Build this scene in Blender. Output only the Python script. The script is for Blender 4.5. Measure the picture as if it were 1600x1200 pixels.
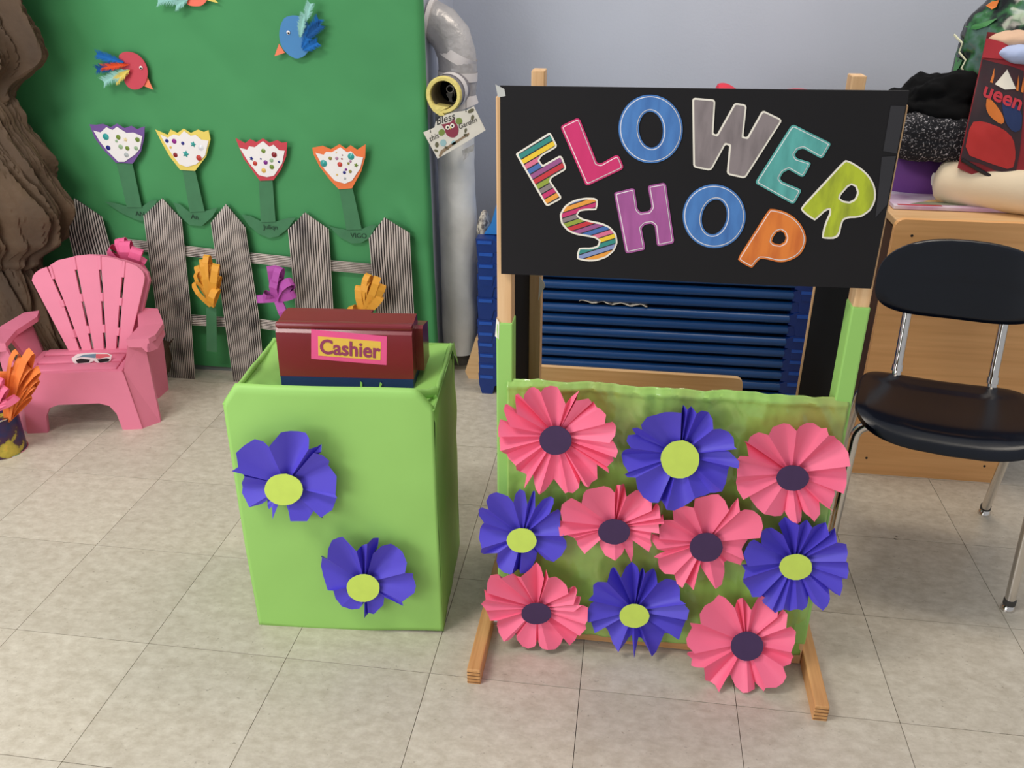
import bpy, bmesh, math, random
from mathutils import Vector, Matrix, noise
from mathutils.geometry import tessellate_polygon
random.seed(7)
PI = math.pi
for o in list(bpy.data.objects): bpy.data.objects.remove(o)
S = bpy.context.scene
COL = S.collection

# ------------------------------------------------------------------ camera
FOC, YAW, PITCH, ROLL, CH = 1350.0, .1385, .4538, .0014, 1.303
CP = Vector((0, 0, CH))
fw = Vector((-math.sin(YAW)*math.cos(PITCH), math.cos(YAW)*math.cos(PITCH), -math.sin(PITCH)))
r0 = Vector((math.cos(YAW), math.sin(YAW), 0)); u0 = r0.cross(fw)
rt = math.cos(ROLL)*r0 + math.sin(ROLL)*u0
up = -math.sin(ROLL)*r0 + math.cos(ROLL)*u0
cam = bpy.data.cameras.new('camera'); cam.sensor_width = 36; cam.lens = FOC/1600*36
cam.clip_start = .05; cam.clip_end = 60
co = bpy.data.objects.new('camera', cam); COL.objects.link(co)
co.matrix_world = Matrix(((rt.x, up.x, -fw.x, CP.x), (rt.y, up.y, -fw.y, CP.y), (rt.z, up.z, -fw.z, CP.z), (0, 0, 0, 1)))
S.camera = co

# ------------------------------------------------------------------ light
S.view_settings.view_transform = 'Standard'; S.view_settings.look = 'None'
S.view_settings.gamma = 1; S.view_settings.exposure = 0.0; S.view_settings.use_curve_mapping = False
w = bpy.data.worlds.new('room_light'); S.world = w; w.use_nodes = True
w.node_tree.nodes['Background'].inputs[0].default_value = (.93, .96, 1, 1)
w.node_tree.nodes['Background'].inputs[1].default_value = .50
def area(name, loc, target, sx, sy, power, col):
    l = bpy.data.lights.new(name, 'AREA'); l.shape = 'RECTANGLE'; l.size = sx; l.size_y = sy; l.energy = power; l.color = col
    o = bpy.data.objects.new(name, l); COL.objects.link(o); o.location = loc
    o.rotation_euler = (Vector(target)-Vector(loc)).to_track_quat('-Z', 'Y').to_euler(); return o
area('window_daylight', (-2.9, -1.2, 1.25), (-.2, 1.9, .45), 2.4, 1.5, 56, (.96, .98, 1))
area('ceiling_lamp_near', (-1.6, .4, 2.65), (-1.6, .5, 0), 1.2, .5, 42, (1, .96, .9))
area('ceiling_lamp_far', (.5, 2.3, 2.65), (.5, 2.3, 0), 1.2, .5, 20, (1, .90, .76))

# ------------------------------------------------------------------ pixel helpers (photo frame 1600 x 1200 -> a point on a real plane)
def ray(x, y): return fw + rt*((x-800)/FOC) - up*((y-600)/FOC)
def PY(x, y, Y): d = ray(x, y); return CP + d*(Y/d.y)
def PZ(x, y, z=0): d = ray(x, y); return CP + d*((z-CH)/d.z)
def PP(x, y, p0, n): d = ray(x, y); return CP + d*((Vector(p0)-CP).dot(n)/d.dot(n))

# ------------------------------------------------------------------ materials
def lin(c):
    return tuple((v/255/12.92 if v/255 <= .04045 else ((v/255+.055)/1.055)**2.4) for v in c)
def newmat(name):
    m = bpy.data.materials.new(name); m.use_nodes = True
    nt = m.node_tree; return m, nt, nt.nodes['Principled BSDF']
def mat(name, c, rough=.6, metal=0, var=.08, scale=(8, 8, 8), bump=0, bscale=60, coat=0, detail=4, c2=None, lo=.35, hi=.65, spec=None, sheen=0):
    m, nt, b = newmat(name); N = nt.nodes; L = nt.links
    a = lin(c)
    if c2 is None: c2l = tuple(min(1, v*(1-2.5*var)) for v in a)
    else: c2l = lin(c2)
    tc = N.new('ShaderNodeTexCoord'); mp = N.new('ShaderNodeMapping'); mp.inputs['Scale'].default_value = scale
    L.new(tc.outputs['Object'], mp.inputs[0])
    nz = N.new('ShaderNodeTexNoise'); nz.inputs['Scale'].default_value = 1; nz.inputs['Detail'].default_value = detail
    L.new(mp.outputs[0], nz.inputs['Vector'])
    rp = N.new('ShaderNodeValToRGB'); rp.color_ramp.elements[0].position = lo; rp.color_ramp.elements[1].position = hi
    rp.color_ramp.elements[0].color = (*c2l, 1); rp.color_ramp.elements[1].color = (*a, 1)
    L.new(nz.outputs['Fac'], rp.inputs[0]); L.new(rp.outputs[0], b.inputs['Base Color'])
    b.inputs['Roughness'].default_value = rough; b.inputs['Metallic'].default_value = metal
    if spec is not None: b.inputs['Specular IOR Level'].default_value = spec
    if coat: b.inputs['Coat Weight'].default_value = coat; b.inputs['Coat Roughness'].default_value = .08
    if bump:
        n2 = N.new('ShaderNodeTexNoise'); n2.inputs['Scale'].default_value = bscale; n2.inputs['Detail'].default_value = 3
        L.new(tc.outputs['Object'], n2.inputs['Vector'])
        bp = N.new('ShaderNodeBump'); bp.inputs['Strength'].default_value = bump; bp.inputs['Distance'].default_value = .01
        L.new(n2.outputs['Fac'], bp.inputs['Height']); L.new(bp.outputs[0], b.inputs['Normal'])
    return m
def wood(name, c, c2, axis=2, rough=.5):
    s = [90, 90, 90]; s[axis] = 4
    return mat(name, c, rough, scale=tuple(s), c2=c2, lo=.3, hi=.7, detail=3)
M = {}
M['wall'] = mat('wall_blue_paint', (192, 197, 210), .55, var=.02, scale=(2, 2, 2), bump=.06, bscale=120)
M['base'] = mat('baseboard_grey', (120, 130, 128), .6, var=.06)
M['grout'] = mat('floor_joint', (78, 70, 62), .9, var=.05)
M['greenpaper'] = mat('green_mural_paper', (70, 150, 90), .75, var=.03, scale=(3, 3, 3), bump=.05, bscale=25)
M['lime'] = mat('lime_paper', (156, 208, 106), .55, var=.02, scale=(4, 4, 4), bump=.03, bscale=14)
M['limeshiny'] = mat('lime_paper_under_clear_film', (154, 198, 92), .42, scale=(5, 5, 5), c2=(160, 166, 84), lo=.34, hi=.56, bump=.5, bscale=13, coat=1)
M['pink'] = mat('pink_paper', (255, 116, 150), .5, var=.015)
M['purple'] = mat('violet_paper', (84, 70, 205), .5, var=.02)
M['limedisc'] = mat('yellow_green_card', (208, 232, 98), .6, var=.02, scale=(40, 40, 40))
M['darkdisc'] = mat('dark_plum_card', (66, 42, 84), .6, var=.03, scale=(40, 40, 40))
M['pine_z'] = wood('pine_upright', (236, 196, 148), (212, 164, 112), 2)
M['pine_y'] = wood('pine_foot', (226, 172, 112), (196, 138, 82), 1)
M['pine_x'] = wood('pine_rail', (216, 166, 112), (190, 136, 84), 0)
M['birch'] = wood('birch_panel', (240, 182, 120), (226, 166, 104), 0, .45)
M['birch_top'] = wood('birch_top', (226, 186, 136), (212, 168, 116), 0, .45)
M['shadeside'] = wood('shaded_brown_side', (96, 68, 48), (78, 54, 38), 2)  # shade on the cabinet sides put into the colour as dark brown
M['blackcard'] = mat('black_poster_board', (25, 23, 25), .75, var=.05, spec=.3)
M['blackpanel'] = mat('black_side_board', (7, 7, 9), .85, var=.1, spec=.2)
M['chair_pink'] = mat('pink_moulded_plastic', (232, 128, 156), .5, var=.02, bump=.03, bscale=260)
M['navy'] = mat('navy_moulded_plastic', (10, 16, 30), .22, var=.1, spec=.4)
M['chrome'] = mat('chrome_tube', (215, 210, 205), .14, metal=1, var=.02)
M['rubber'] = mat('dark_rubber', (60, 58, 56), .6)
M['maroon'] = mat('maroon_plastic', (132, 34, 46), .32, var=.04, coat=.15)
M['regblue'] = mat('blue_plastic', (22, 44, 110), .35, var=.05)
M['cot'] = mat('blue_cot_plastic', (13, 48, 122), .35, var=.05)  # cot plastic and tube blues darkened to carry the shade behind the stall
M['cottube'] = mat('blue_cot_tube', (22, 70, 128), .32, var=.04)
M['skyblue'] = mat('light_blue_plastic', (44, 128, 205), .4, var=.03)
M['kraft'] = mat('brown_kraft_paper', (94, 72, 51), .75, scale=(9, 9, 4), c2=(68, 51, 36), lo=.3, hi=.7, bump=.3, bscale=30)
M['insul'] = mat('white_pipe_jacket', (242, 240, 236), .7, scale=(6, 6, 6), c2=(216, 214, 210), bump=.2, bscale=30)
M['silver'] = mat('grey_duct_tape', (196, 192, 192), .36, metal=.25, var=.08, bump=.6, bscale=26)
M['whitetape'] = mat('white_tape', (235, 228, 226), .5, var=.02)
M['foam'] = mat('yellow_insulation_foam', (238, 220, 132), .85, var=.06, scale=(60, 60, 60), bump=.3, bscale=120)
M['foaminner'] = mat('grey_insulation_bore', (150, 138, 112), .9, var=.1, scale=(30, 30, 30))
M['white'] = mat('white_paper', (244, 238, 236), .7, var=.01)
M['cream'] = mat('cream_card', (246, 238, 222), .6, var=.01)
M['stemgreen'] = mat('dark_green_construction_paper', (70, 128, 88), .8, var=.05, scale=(20, 20, 20))
M['ink'] = mat('pencil_ink', (34, 64, 48), .8)
M['blackink'] = mat('black_ink', (30, 28, 30), .7)
def plain(name, c, rough=.6, **k): 
    if name not in M: M[name] = mat(name, c, rough, var=.03, **k)
    return M[name]
M['tape'] = mat('tape_on_black', (46, 44, 47), .28, var=.05)
M['tapewhite'] = mat('tape_on_wood', (196, 196, 190), .3, var=.03)
# floor tile: mottled vinyl, offset per tile
m, nt, b = newmat('vinyl_tile'); N = nt.nodes; L = nt.links
geo = N.new('ShaderNodeNewGeometry'); oi = N.new('ShaderNodeObjectInfo')
cmb = N.new('ShaderNodeMath'); cmb.operation = 'MULTIPLY'; cmb.inputs[1].default_value = 37
L.new(oi.outputs['Random'], cmb.inputs[0])
def tnoise(scale, detail, rough=.6):
    mp = N.new('ShaderNodeMapping'); mp.inputs['Scale'].default_value = scale; L.new(geo.outputs['Position'], mp.inputs[0])
    cb = N.new('ShaderNodeCombineXYZ'); L.new(cmb.outputs[0], cb.inputs[2]); L.new(cb.outputs[0], mp.inputs['Location'])
    n = N.new('ShaderNodeTexNoise'); n.inputs['Scale'].default_value = 1; n.inputs['Detail'].default_value = detail; n.inputs['Roughness'].default_value = rough
    L.new(mp.outputs[0], n.inputs['Vector']); return n
n1 = tnoise((34, 52, 1), 6, .7)
rp = N.new('ShaderNodeValToRGB'); e = rp.color_ramp.elements
e[0].position = .3; e[0].color = (*lin((184, 173, 155)), 1); e[1].position = .7; e[1].color = (*lin((214, 205, 189)), 1)
L.new(n1.outputs['Fac'], rp.inputs[0])
n2 = tnoise((90, 120, 1), 2)
rp2 = N.new('ShaderNodeValToRGB'); e = rp2.color_ramp.elements; e[0].position = .68; e[0].color = (0, 0, 0, 1); e[1].position = .76; e[1].color = (1, 1, 1, 1)
L.new(n2.outputs['Fac'], rp2.inputs[0])
mx = N.new('ShaderNodeMixRGB'); mx.inputs[2].default_value = (*lin((138, 127, 112)), 1)
sc = N.new('ShaderNodeMath'); sc.operation = 'MULTIPLY'; sc.inputs[1].default_value = .6; L.new(rp2.outputs[0], sc.inputs[0])
L.new(sc.outputs[0], mx.inputs[0]); L.new(rp.outputs[0], mx.inputs[1])
hs = N.new('ShaderNodeHueSaturation'); ml = N.new('ShaderNodeMapRange'); ml.inputs['To Min'].default_value = .95; ml.inputs['To Max'].default_value = 1.05
L.new(oi.outputs['Random'], ml.inputs[0]); L.new(ml.outputs[0], hs.inputs['Value']); L.new(mx.outputs[0], hs.inputs['Color'])
L.new(hs.outputs[0], b.inputs['Base Color']); b.inputs['Roughness'].default_value = .42; M['tile'] = m
# corrugated cardboard: black valleys, dry-brushed white ridges (attribute stored with the paint)
m, nt, b = newmat('painted_corrugated_card'); N = nt.nodes; L = nt.links
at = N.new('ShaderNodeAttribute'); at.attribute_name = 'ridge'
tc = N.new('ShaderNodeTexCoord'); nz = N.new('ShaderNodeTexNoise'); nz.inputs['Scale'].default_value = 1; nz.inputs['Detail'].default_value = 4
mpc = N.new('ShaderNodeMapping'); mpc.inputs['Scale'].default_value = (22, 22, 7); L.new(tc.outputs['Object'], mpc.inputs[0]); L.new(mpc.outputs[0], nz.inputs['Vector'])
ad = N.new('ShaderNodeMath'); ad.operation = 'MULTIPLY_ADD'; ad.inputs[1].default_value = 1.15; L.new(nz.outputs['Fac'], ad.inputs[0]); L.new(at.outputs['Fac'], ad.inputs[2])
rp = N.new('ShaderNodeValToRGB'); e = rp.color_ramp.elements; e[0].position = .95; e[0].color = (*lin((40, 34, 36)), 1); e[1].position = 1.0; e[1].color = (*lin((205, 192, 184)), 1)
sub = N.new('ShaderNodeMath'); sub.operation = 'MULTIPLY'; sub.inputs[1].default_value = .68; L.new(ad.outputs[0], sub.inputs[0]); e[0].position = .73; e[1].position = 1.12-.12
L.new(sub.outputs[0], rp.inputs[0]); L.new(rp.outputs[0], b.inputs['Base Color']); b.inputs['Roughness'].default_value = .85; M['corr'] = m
def stripes(name, ang, pitch, cols):
    m, nt, b = newmat(name); N = nt.nodes; L = nt.links
    tc = N.new('ShaderNodeTexCoord'); mp = N.new('ShaderNodeMapping'); mp.inputs['Rotation'].default_value = (0, ang, 0); L.new(tc.outputs['Object'], mp.inputs[0])
    sx = N.new('ShaderNodeSeparateXYZ'); L.new(mp.outputs[0], sx.inputs[0])
    k = N.new('ShaderNodeMath'); k.operation = 'MULTIPLY_ADD'; k.inputs[1].default_value = 1/(pitch*len(cols)); k.inputs[2].default_value = 10.35; L.new(sx.outputs['Z'], k.inputs[0])
    fr = N.new('ShaderNodeMath'); fr.operation = 'FRACT'; L.new(k.outputs[0], fr.inputs[0])
    rp = N.new('ShaderNodeValToRGB'); rp.color_ramp.interpolation = 'CONSTANT'; el = rp.color_ramp.elements; n = len(cols)
    for i, c in enumerate(cols):
        x = el[i] if i < 2 else el.new(i/n)
        x.position = i/n; x.color = (*lin(c), 1)
    L.new(fr.outputs[0], rp.inputs[0])
    k2 = N.new('ShaderNodeMath'); k2.operation = 'MULTIPLY'; k2.inputs[1].default_value = n; L.new(fr.outputs[0], k2.inputs[0])
    f2 = N.new('ShaderNodeMath'); f2.operation = 'FRACT'; L.new(k2.outputs[0], f2.inputs[0])
    lt = N.new('ShaderNodeMath'); lt.operation = 'LESS_THAN'; lt.inputs[1].default_value = .2; L.new(f2.outputs[0], lt.inputs[0])
    mx = N.new('ShaderNodeMixRGB'); mx.inputs[2].default_value = (*lin((40, 34, 38)), 1); L.new(lt.outputs[0], mx.inputs[0]); L.new(rp.outputs[0], mx.inputs[1])
    L.new(mx.outputs[0], b.inputs['Base Color']); b.inputs['Roughness'].default_value = .6
    return m

# ------------------------------------------------------------------ mesh builder
class MB:
    def __init__(s): s.v = []; s.f = []; s.attr = None
    def add(s, vs, fs):
        o = len(s.v); s.v += [Vector(v) for v in vs]; s.f += [tuple(i+o for i in f) for f in fs]; return s
    def box(s, c, d, rot=None, bev=0):
        bm = bmesh.new(); bmesh.ops.create_cube(bm, size=1)
        for v in bm.verts: v.co = Vector((v.co.x*d[0], v.co.y*d[1], v.co.z*d[2]))
        if bev: bmesh.ops.bevel(bm, geom=list(bm.edges), offset=bev, segments=2, affect='EDGES', profile=.5)
        bm.verts.index_update(); R = rot or Matrix.Identity(3)
        s.add([R @ v.co + Vector(c) for v in bm.verts], [[v.index for v in f.verts] for f in bm.faces]); bm.free(); return s
    def prism(s, pts, ext, holes=()):
        """pts: 3D outline, ext: extrusion vector (front cap at pts, back cap at pts+ext)"""
        loops = [list(map(Vector, pts))] + [list(map(Vector, h)) for h in holes]
        flat = [p for l in loops for p in l]; n = len(flat); e = Vector(ext)
        if len(flat) > 4: tris = [tuple(t) for t in tessellate_polygon(loops)]
        else: tris = [tuple(range(n))]
        fs = list(tris) + [tuple(i+n for i in reversed(t)) for t in tris]
        k = 0
        for l in loops:
            m = len(l)
            for i in range(m): a, b = k+i, k+(i+1) % m; fs.append((b, a, a+n, b+n))
            k += m
        return s.add(flat+[p+e for p in flat], fs)
    def tube(s, path, r, seg=10, caps=True, squash=None):
        P = [Vector(p) for p in path]; n = len(P); R = r if isinstance(r, (list, tuple)) else [r]*n
        T = [(P[min(i+1, n-1)]-P[max(i-1, 0)]).normalized() for i in range(n)]
        a = Vector((0, 0, 1)) if abs(T[0].z) < .9 else Vector((1, 0, 0)); U = (a-T[0]*a.dot(T[0])).normalized(); vs = []
        for i in range(n):
            U = (U-T[i]*U.dot(T[i])).normalized(); W = T[i].cross(U)
            for k in range(seg):
                t = 2*PI*k/seg; vs.append(P[i]+(U*math.cos(t)+W*math.sin(t)*(squash or 1))*R[i])
        fs = [(i*seg+k, i*seg+(k+1) % seg, (i+1)*seg+(k+1) % seg, (i+1)*seg+k) for i in range(n-1) for k in range(seg)]
        if caps: fs += [tuple(reversed(range(seg))), tuple((n-1)*seg+k for k in range(seg))]
        return s.add(vs, fs)
    def grid(s, fn, nu, nv, closeu=False):
        vs = [fn(i/(nu if closeu else nu-1), j/(nv-1)) for j in range(nv) for i in range(nu)]
        fs = [(j*nu+i, j*nu+(i+1) % nu, (j+1)*nu+(i+1) % nu, (j+1)*nu+i) for j in range(nv-1) for i in range(nu if closeu else nu-1)]
        return s.add(vs, fs)
    def ellipsoid(s, c, r, nu=20, nv=12, fn=None, R=None):
        c = Vector(c)
        def f(u, v):
            t = 2*PI*u; p = PI*v
            d = Vector((math.sin(p)*math.cos(t), math.sin(p)*math.sin(t), math.cos(p)))
            q = Vector((d.x*r[0], d.y*r[1], d.z*r[2]))
            if R: q = R @ q
            q = q + c
            return fn(q, d) if fn else q
        return s.grid(f, nu, nv, True)
    def build(s, name, material, parent=None, smooth=False, angle=40, solid=0):
        off = Vector((0, 0, 0))
        if parent is not None:
            q = parent
            while q is not None: off += q.location; q = q.parent
        else:
            xs = [v.x for v in s.v]; ys = [v.y for v in s.v]
            off = Vector(((min(xs)+max(xs))/2, (min(ys)+max(ys))/2, min(v.z for v in s.v)))
        me = bpy.data.meshes.new(name); me.from_pydata([v-off for v in s.v], [], s.f); me.update()
        if s.attr:
            a = me.attributes.new('ridge', 'FLOAT', 'POINT'); a.data.foreach_set('value', s.attr)
        bm = bmesh.new(); bm.from_mesh(me); bmesh.ops.recalc_face_normals(bm, faces=list(bm.faces)); bm.to_mesh(me); bm.free()
        if smooth: me.shade_smooth(); me.set_sharp_from_angle(angle=math.radians(angle))
        me.materials.append(material)
        o = bpy.data.objects.new(name, me); COL.objects.link(o)
        if parent is not None: o.parent = parent
        else: o.location = off
        if solid:
            md = o.modifiers.new('thickness', 'SOLIDIFY'); md.thickness = solid; md.offset = 0
        return o
def tag(o, label, cat, group=None):
    o['label'] = label; o['category'] = cat
    if group: o['group'] = group
    return o
def thing(name, label, cat, loc, group=None):
    o = bpy.data.objects.new(name, None); COL.objects.link(o); o.location = loc; o.empty_display_size = .05
    return tag(o, label, cat, group)
def struct(o): o['kind'] = 'structure'; return o
def chaikin(p, it=1):
    for _ in range(it):
        q = []
        for i in range(len(p)):
            a, b = p[i], p[(i+1) % len(p)]
            q += [(a[0]*.78+b[0]*.22, a[1]*.78+b[1]*.22), (a[0]*.22+b[0]*.78, a[1]*.22+b[1]*.78)]
        p = q
    return p
def inset(p, d):
    """offset a 2D outline inwards by d (either winding)"""
    n = len(p); A = sum(p[i][0]*p[(i+1) % n][1]-p[(i+1) % n][0]*p[i][1] for i in range(n)); sg = 1 if A > 0 else -1
    out = []
    for i in range(n):
        a, b, c = Vector(p[i-1]), Vector(p[i]), Vector(p[(i+1) % n])
        e1 = (b-a).normalized() if (b-a).length > 1e-9 else Vector((1, 0)); e2 = (c-b).normalized() if (c-b).length > 1e-9 else e1
        n1 = Vector((-e1.y, e1.x))*sg; n2 = Vector((-e2.y, e2.x))*sg
        m = n1+n2
        if m.length < 1e-6: m = n1
        m.normalize(); k = 1/max(.55, m.dot(n1)); q = b+m*d*k; out.append((q.x, q.y))
    # collapse edges that the offset has turned round
    for _ in range(3):
        for i in range(n):
            j = (i+1) % n
            if (Vector(out[j])-Vector(out[i])).dot(Vector(p[j])-Vector(p[i])) < 0:
                c = ((out[i][0]+out[j][0])/2, (out[i][1]+out[j][1])/2); out[i] = c; out[j] = c
    res = []
    for q in out:
        if not res or (Vector(q)-Vector(res[-1])).length > .05: res.append(q)
    if (Vector(res[0])-Vector(res[-1])).length < .05: res.pop()
    return res
def roundc(p, r=1.6):
    q = []
    for i in range(len(p)):
        a, b, c = Vector(p[i-1]), Vector(p[i]), Vector(p[(i+1) % len(p)])
        for k, o in ((a, 1), (c, 2)):
            L_ = (k-b).length; t = min(r, .42*L_)/L_ if L_ > 1e-6 else 0; v = b+(k-b)*t; q.append((v.x, v.y))
    return q
def ell(cx, cy, rx, ry, rot=0, n=40):
    c, s_ = math.cos(rot), math.sin(rot)
    return [(cx+rx*math.cos(t)*c-ry*math.sin(t)*s_, cy+rx*math.cos(t)*s_+ry*math.sin(t)*c) for t in [2*PI*i/n for i in range(n)]]
def textmesh(body, size, offset=0, shear=0):
    c = bpy.data.curves.new('lettering', 'FONT'); c.body = body; c.size = size; c.offset = offset; c.shear = shear
    c.align_x = 'CENTER'; c.align_y = 'CENTER'; c.resolution_u = 4
    o = bpy.data.objects.new('lettering', c); COL.objects.link(o)
    dg = bpy.context.evaluated_depsgraph_get(); me = bpy.data.meshes.new_from_object(o.evaluated_get(dg))
    vs = [v.co.copy() for v in me.vertices]; fs = [tuple(p.vertices) for p in me.polygons]
    bpy.data.objects.remove(o); bpy.data.curves.remove(c); bpy.data.meshes.remove(me); return vs, fs
def lettering(parent, body, size, o3, ex, ey, material, name='lettering', offset=0, shear=0, stretch=1, fit=None):
    vs, fs = textmesh(body, size, offset, shear); mb = MB()
    if fit:
        xs = [v.x for v in vs]; stretch = fit/(max(xs)-min(xs))
    mb.add([Vector(o3)+ex*v.x*stretch+ey*v.y for v in vs], fs); return mb.build(name, material, parent)
def fbm(p, s, o=3): return noise.fractal(Vector(p)*s, 1.0, 2.0, o)

# ================================================================== SETTING
T = .3048; OX, OY = -1.2614, 1.2855
fl = struct(MB().box((.1, 1.5, -.03), (6.2, 3.6, .05)).build('floor', M['grout']))
fl['label'] = 'beige speckled vinyl tile floor'
tm = MB().box((0, 0, 0), (T-.0013, T-.0013, .008))
first = None
for j in range(-5, 6):
    for i in range(-6, 14):
        cx, cy = OX+(i+.5)*T, OY+(j+.5)*T
        if first is None:
            first = tm.build('tile', M['tile']); t = first; t.parent = fl
        else:
            t = first.copy(); COL.objects.link(t)
        t.location = Vector((cx, cy, -.004))-fl.location
struct(MB().box((1.3, 3.22, 1.3), (3.9, .08, 2.7)).build('wall_back', M['wall']))
struct(MB().box((-1.83, 2.915, 1.3), (2.36, .61, 2.7)).build('wall_left', M['wall']))
struct(MB().box((-1.83, 2.606, .055), (2.36, .008, .11), bev=.003).build('baseboard_left', M['base']))
struct(MB().box((1.3, 3.176, .05), (3.9, .008, .10), bev=.003).build('baseboard_back', M['base']))

# green mural sheet on the left wall, wrapped round its right corner
def mural(u, v):
    x = -2.12+u*(1.515); z = .022+v*1.75
    xe = -.632+.018*max(0, .45-z)
    y = 2.596-.013*abs(fbm((x*1.5+z*.9, z*.4, 3), 2.0, 2))-.004*fbm((x, z, 9), 7, 2)
    g = math.exp(-((x+.70)**2+(z-.54)**2)/.004); y -= .02*g*(1+math.sin(60*x+40*z))*.5
    if x > xe:
        d = x-xe; x = xe+.010*math.sin(min(1, d/.02)*PI/2); y = min(2.6, y)+d*1.2
    return Vector((x, y, z))
tag(MB().grid(mural, 130, 110).build('paper_backdrop', M['greenpaper'], smooth=True, angle=80), 'large sheet of green paper covering the wall behind the fence', 'backdrop')

# ================================================================== PLAY STALL
XL, XR, YF, HT = -.224, .402, 1.415, 1.112
st = thing('play_stall', 'wooden stall frame with four posts, black side boards and green front', 'stall', (.09, 1.59, 0))
PW, PD = .026, .042
for x in (XL, XR-PW):
    MB().box((x+PW/2, YF+PD/2, HT/2+.003), (PW, PD, HT-.006), bev=.002).build('post', M['pine_z'], st)
for x in (-.206, .386):
    MB().box((x+PW/2, 1.76, .56), (PW, PD, 1.115), bev=.002).build('post', M['pine_z'], st)
for s in (-1, 1):
    x = XL+PW*.62 if s < 0 else XR-PW*.62
    MB().box((x, 1.60, .60), (.006, .285, .94)).build('side_board', M['blackpanel'], st)
    xf = -.2535 if s < 0 else .4165
    f = MB().box((xf, 1.62, .0205), (.027, .70, .040), bev=.002).build('foot', M['pine_y'], st)
    for k in range(4):
        MB().box((xf, 1.2697, .008+k*.0085), (.0262, .0012, .0012)).build('lamination_line', plain('dark_glue_line', (120, 84, 52)), f)
    MB().tube([(xf-s*.022, 1.437, .02), (xf+s*.002, 1.437, .02)], .006, 8).build('bolt', M['chrome'], st)
MB().box(((XL+XR)/2, YF+.02, .026), (XR-XL-2*PW, .028, .036), bev=.002).build('bottom_rail', M['pine_x'], st)
MB().box(((XL+XR)/2, YF+.02, .575), (XR-XL-2*PW, .02, .03), bev=.002).build('middle_rail', M['pine_x'], st)
MB().box(((XL+XR)/2, YF+.02, 1.04), (XR-XL-2*PW, .02, .05), bev=.002).build('top_rail', M['pine_x'], st)
MB().box(((XL+XR)/2, 1.76, .98), (.58, .018, .05), bev=.002).build('top_rail', M['pine_x'], st)
x0, x1 = XL+PW*.7, XR-.004
def panel(u, v):
    x = x0+(x1-x0)*u; z = .030+(.588)*v
    tk = max(0, (v-.55)/.45)
    y = YF-.003+.004*fbm((x, z, 1), 9, 3)+.003*fbm((x*3, z, 5), 12, 2)-.006*tk*abs(fbm((x*1.6+z*1.2, z*.6, 4), 16, 3))-.003*math.exp(-((z-.606)/.006)**2)
    if v > .985: y += .006
    return Vector((x, y, z+.004*fbm((x, 0, 4), 12, 2)*(1 if v > .9 else 0)))
MB().grid(panel, 150, 130).build('front_paper', M['limeshiny'], st, smooth=True, angle=60, solid=.0015)
for x, zt in ((XL+PW/2, .727), (XR-PW/2, .789)):
    MB().box((x, YF+PD/2-.001, (zt+.06)/2), (PW+.004, PD+.003, zt-.06), bev=.003).build('post_paper_wrap', M['lime'], st)
MB().prism([(XL-.004, YF-.001, .70), (XL-.001, YF-.002, .735), (XL+.004, YF-.003, .728), (XL+.003, YF-.003, .695)], (0, .012, 0)).build('torn_paper_flap', M['cream'], st)
pts = [PY(x, y, 1.735) for x, y in [(843, 432), (850, 441), (852, 447), (846, 458), (841, 470)]]
MB().prism(pts, (0, .001, 0)).build('paper_scrap', M['cream'], st)

# ---- sign
YS = 1.404
sg = thing('shop_sign', 'black poster board sign with colourful letters reading FLOWER SHOP', 'sign', PY(1085, 440, YS))
corner = [(781, 134), (1000, 137), (1220, 140), (1421, 142), (1392, 296), (1361, 451), (1160, 444), (970, 435), (783, 428), (782, 280)]
MB().prism([PY(x, y, YS) for x, y in corner], (0, .005, 0)).build('board', M['blackcard'], sg)
A = lambda p: [(770+x/3.529, 100+y/3.529) for x, y in p]
B = lambda p: [(1060+x/3.333, 100+y/3.333) for x, y in p]
def letter(name, outer, holes, border, fill, kind, rad=1.6):
    lay = [(0, border, .0)] if kind == 'cream' else [(0, border, 0), (2.5, M['white'], 1), (3.8, fill, 2)]
    if kind == 'cream': lay = [(0, M['cream'], 0), (2.9, fill, 1)]
    par = None
    for k, (d, mt, _) in enumerate(lay):
        o = roundc(inset(outer, d) if d else outer, rad)
        if rad > 3: o = roundc(o, rad*.5)
        hs = [roundc(inset(h, -d) if d else h, 4) for h in holes]
        y = YS-.0012-.0006*k
        mb = MB().prism([PY(x, y2, y) for x, y2 in o], (0, .0011 if k == 0 else .0005, 0), [[PY(x, y2, y) for x, y2 in h] for h in holes and hs])
        ob = mb.build(name if k == 0 else ('white_outline' if mt is M['white'] else 'letter_face'), mt, par or sg)
        if k == 0: par = ob; ob['label'] = name.replace('_', ' ').replace('letter ', 'letter ')
STC = [(150, 165, 60), (140, 125, 125), (205, 50, 110), (240, 160, 60), (135, 150, 195), (50, 140, 130), (245, 205, 50), (225, 115, 145), (70, 110, 175), (160, 85, 140), (205, 50, 60)]
M['stripeF'] = stripes('striped_print', .55, .0093, list(reversed(STC)))
M['stripeS'] = stripes('striped_print_steep', .36, .0085, STC)
def lw(name, c, c2): return mat(name, c, .6, scale=(60, 60, 14), c2=c2, lo=.25, hi=.6)
BLUE = lw('blue_letter', (76, 130, 196), (58, 104, 168)); PINKL = lw('magenta_letter', (216, 48, 112), (206, 42, 104)); GREY = lw('grey_letter', (142, 130, 130), (112, 102, 102))
TEAL = lw('teal_letter', (96, 180, 172), (76, 150, 144)); LIME = lw('lime_letter', (186, 200, 44), (140, 150, 40)); PUR = lw('orchid_letter', (176, 92, 158), (158, 80, 142)); ORG = lw('orange_letter', (234, 132, 52), (206, 104, 40))
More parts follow.
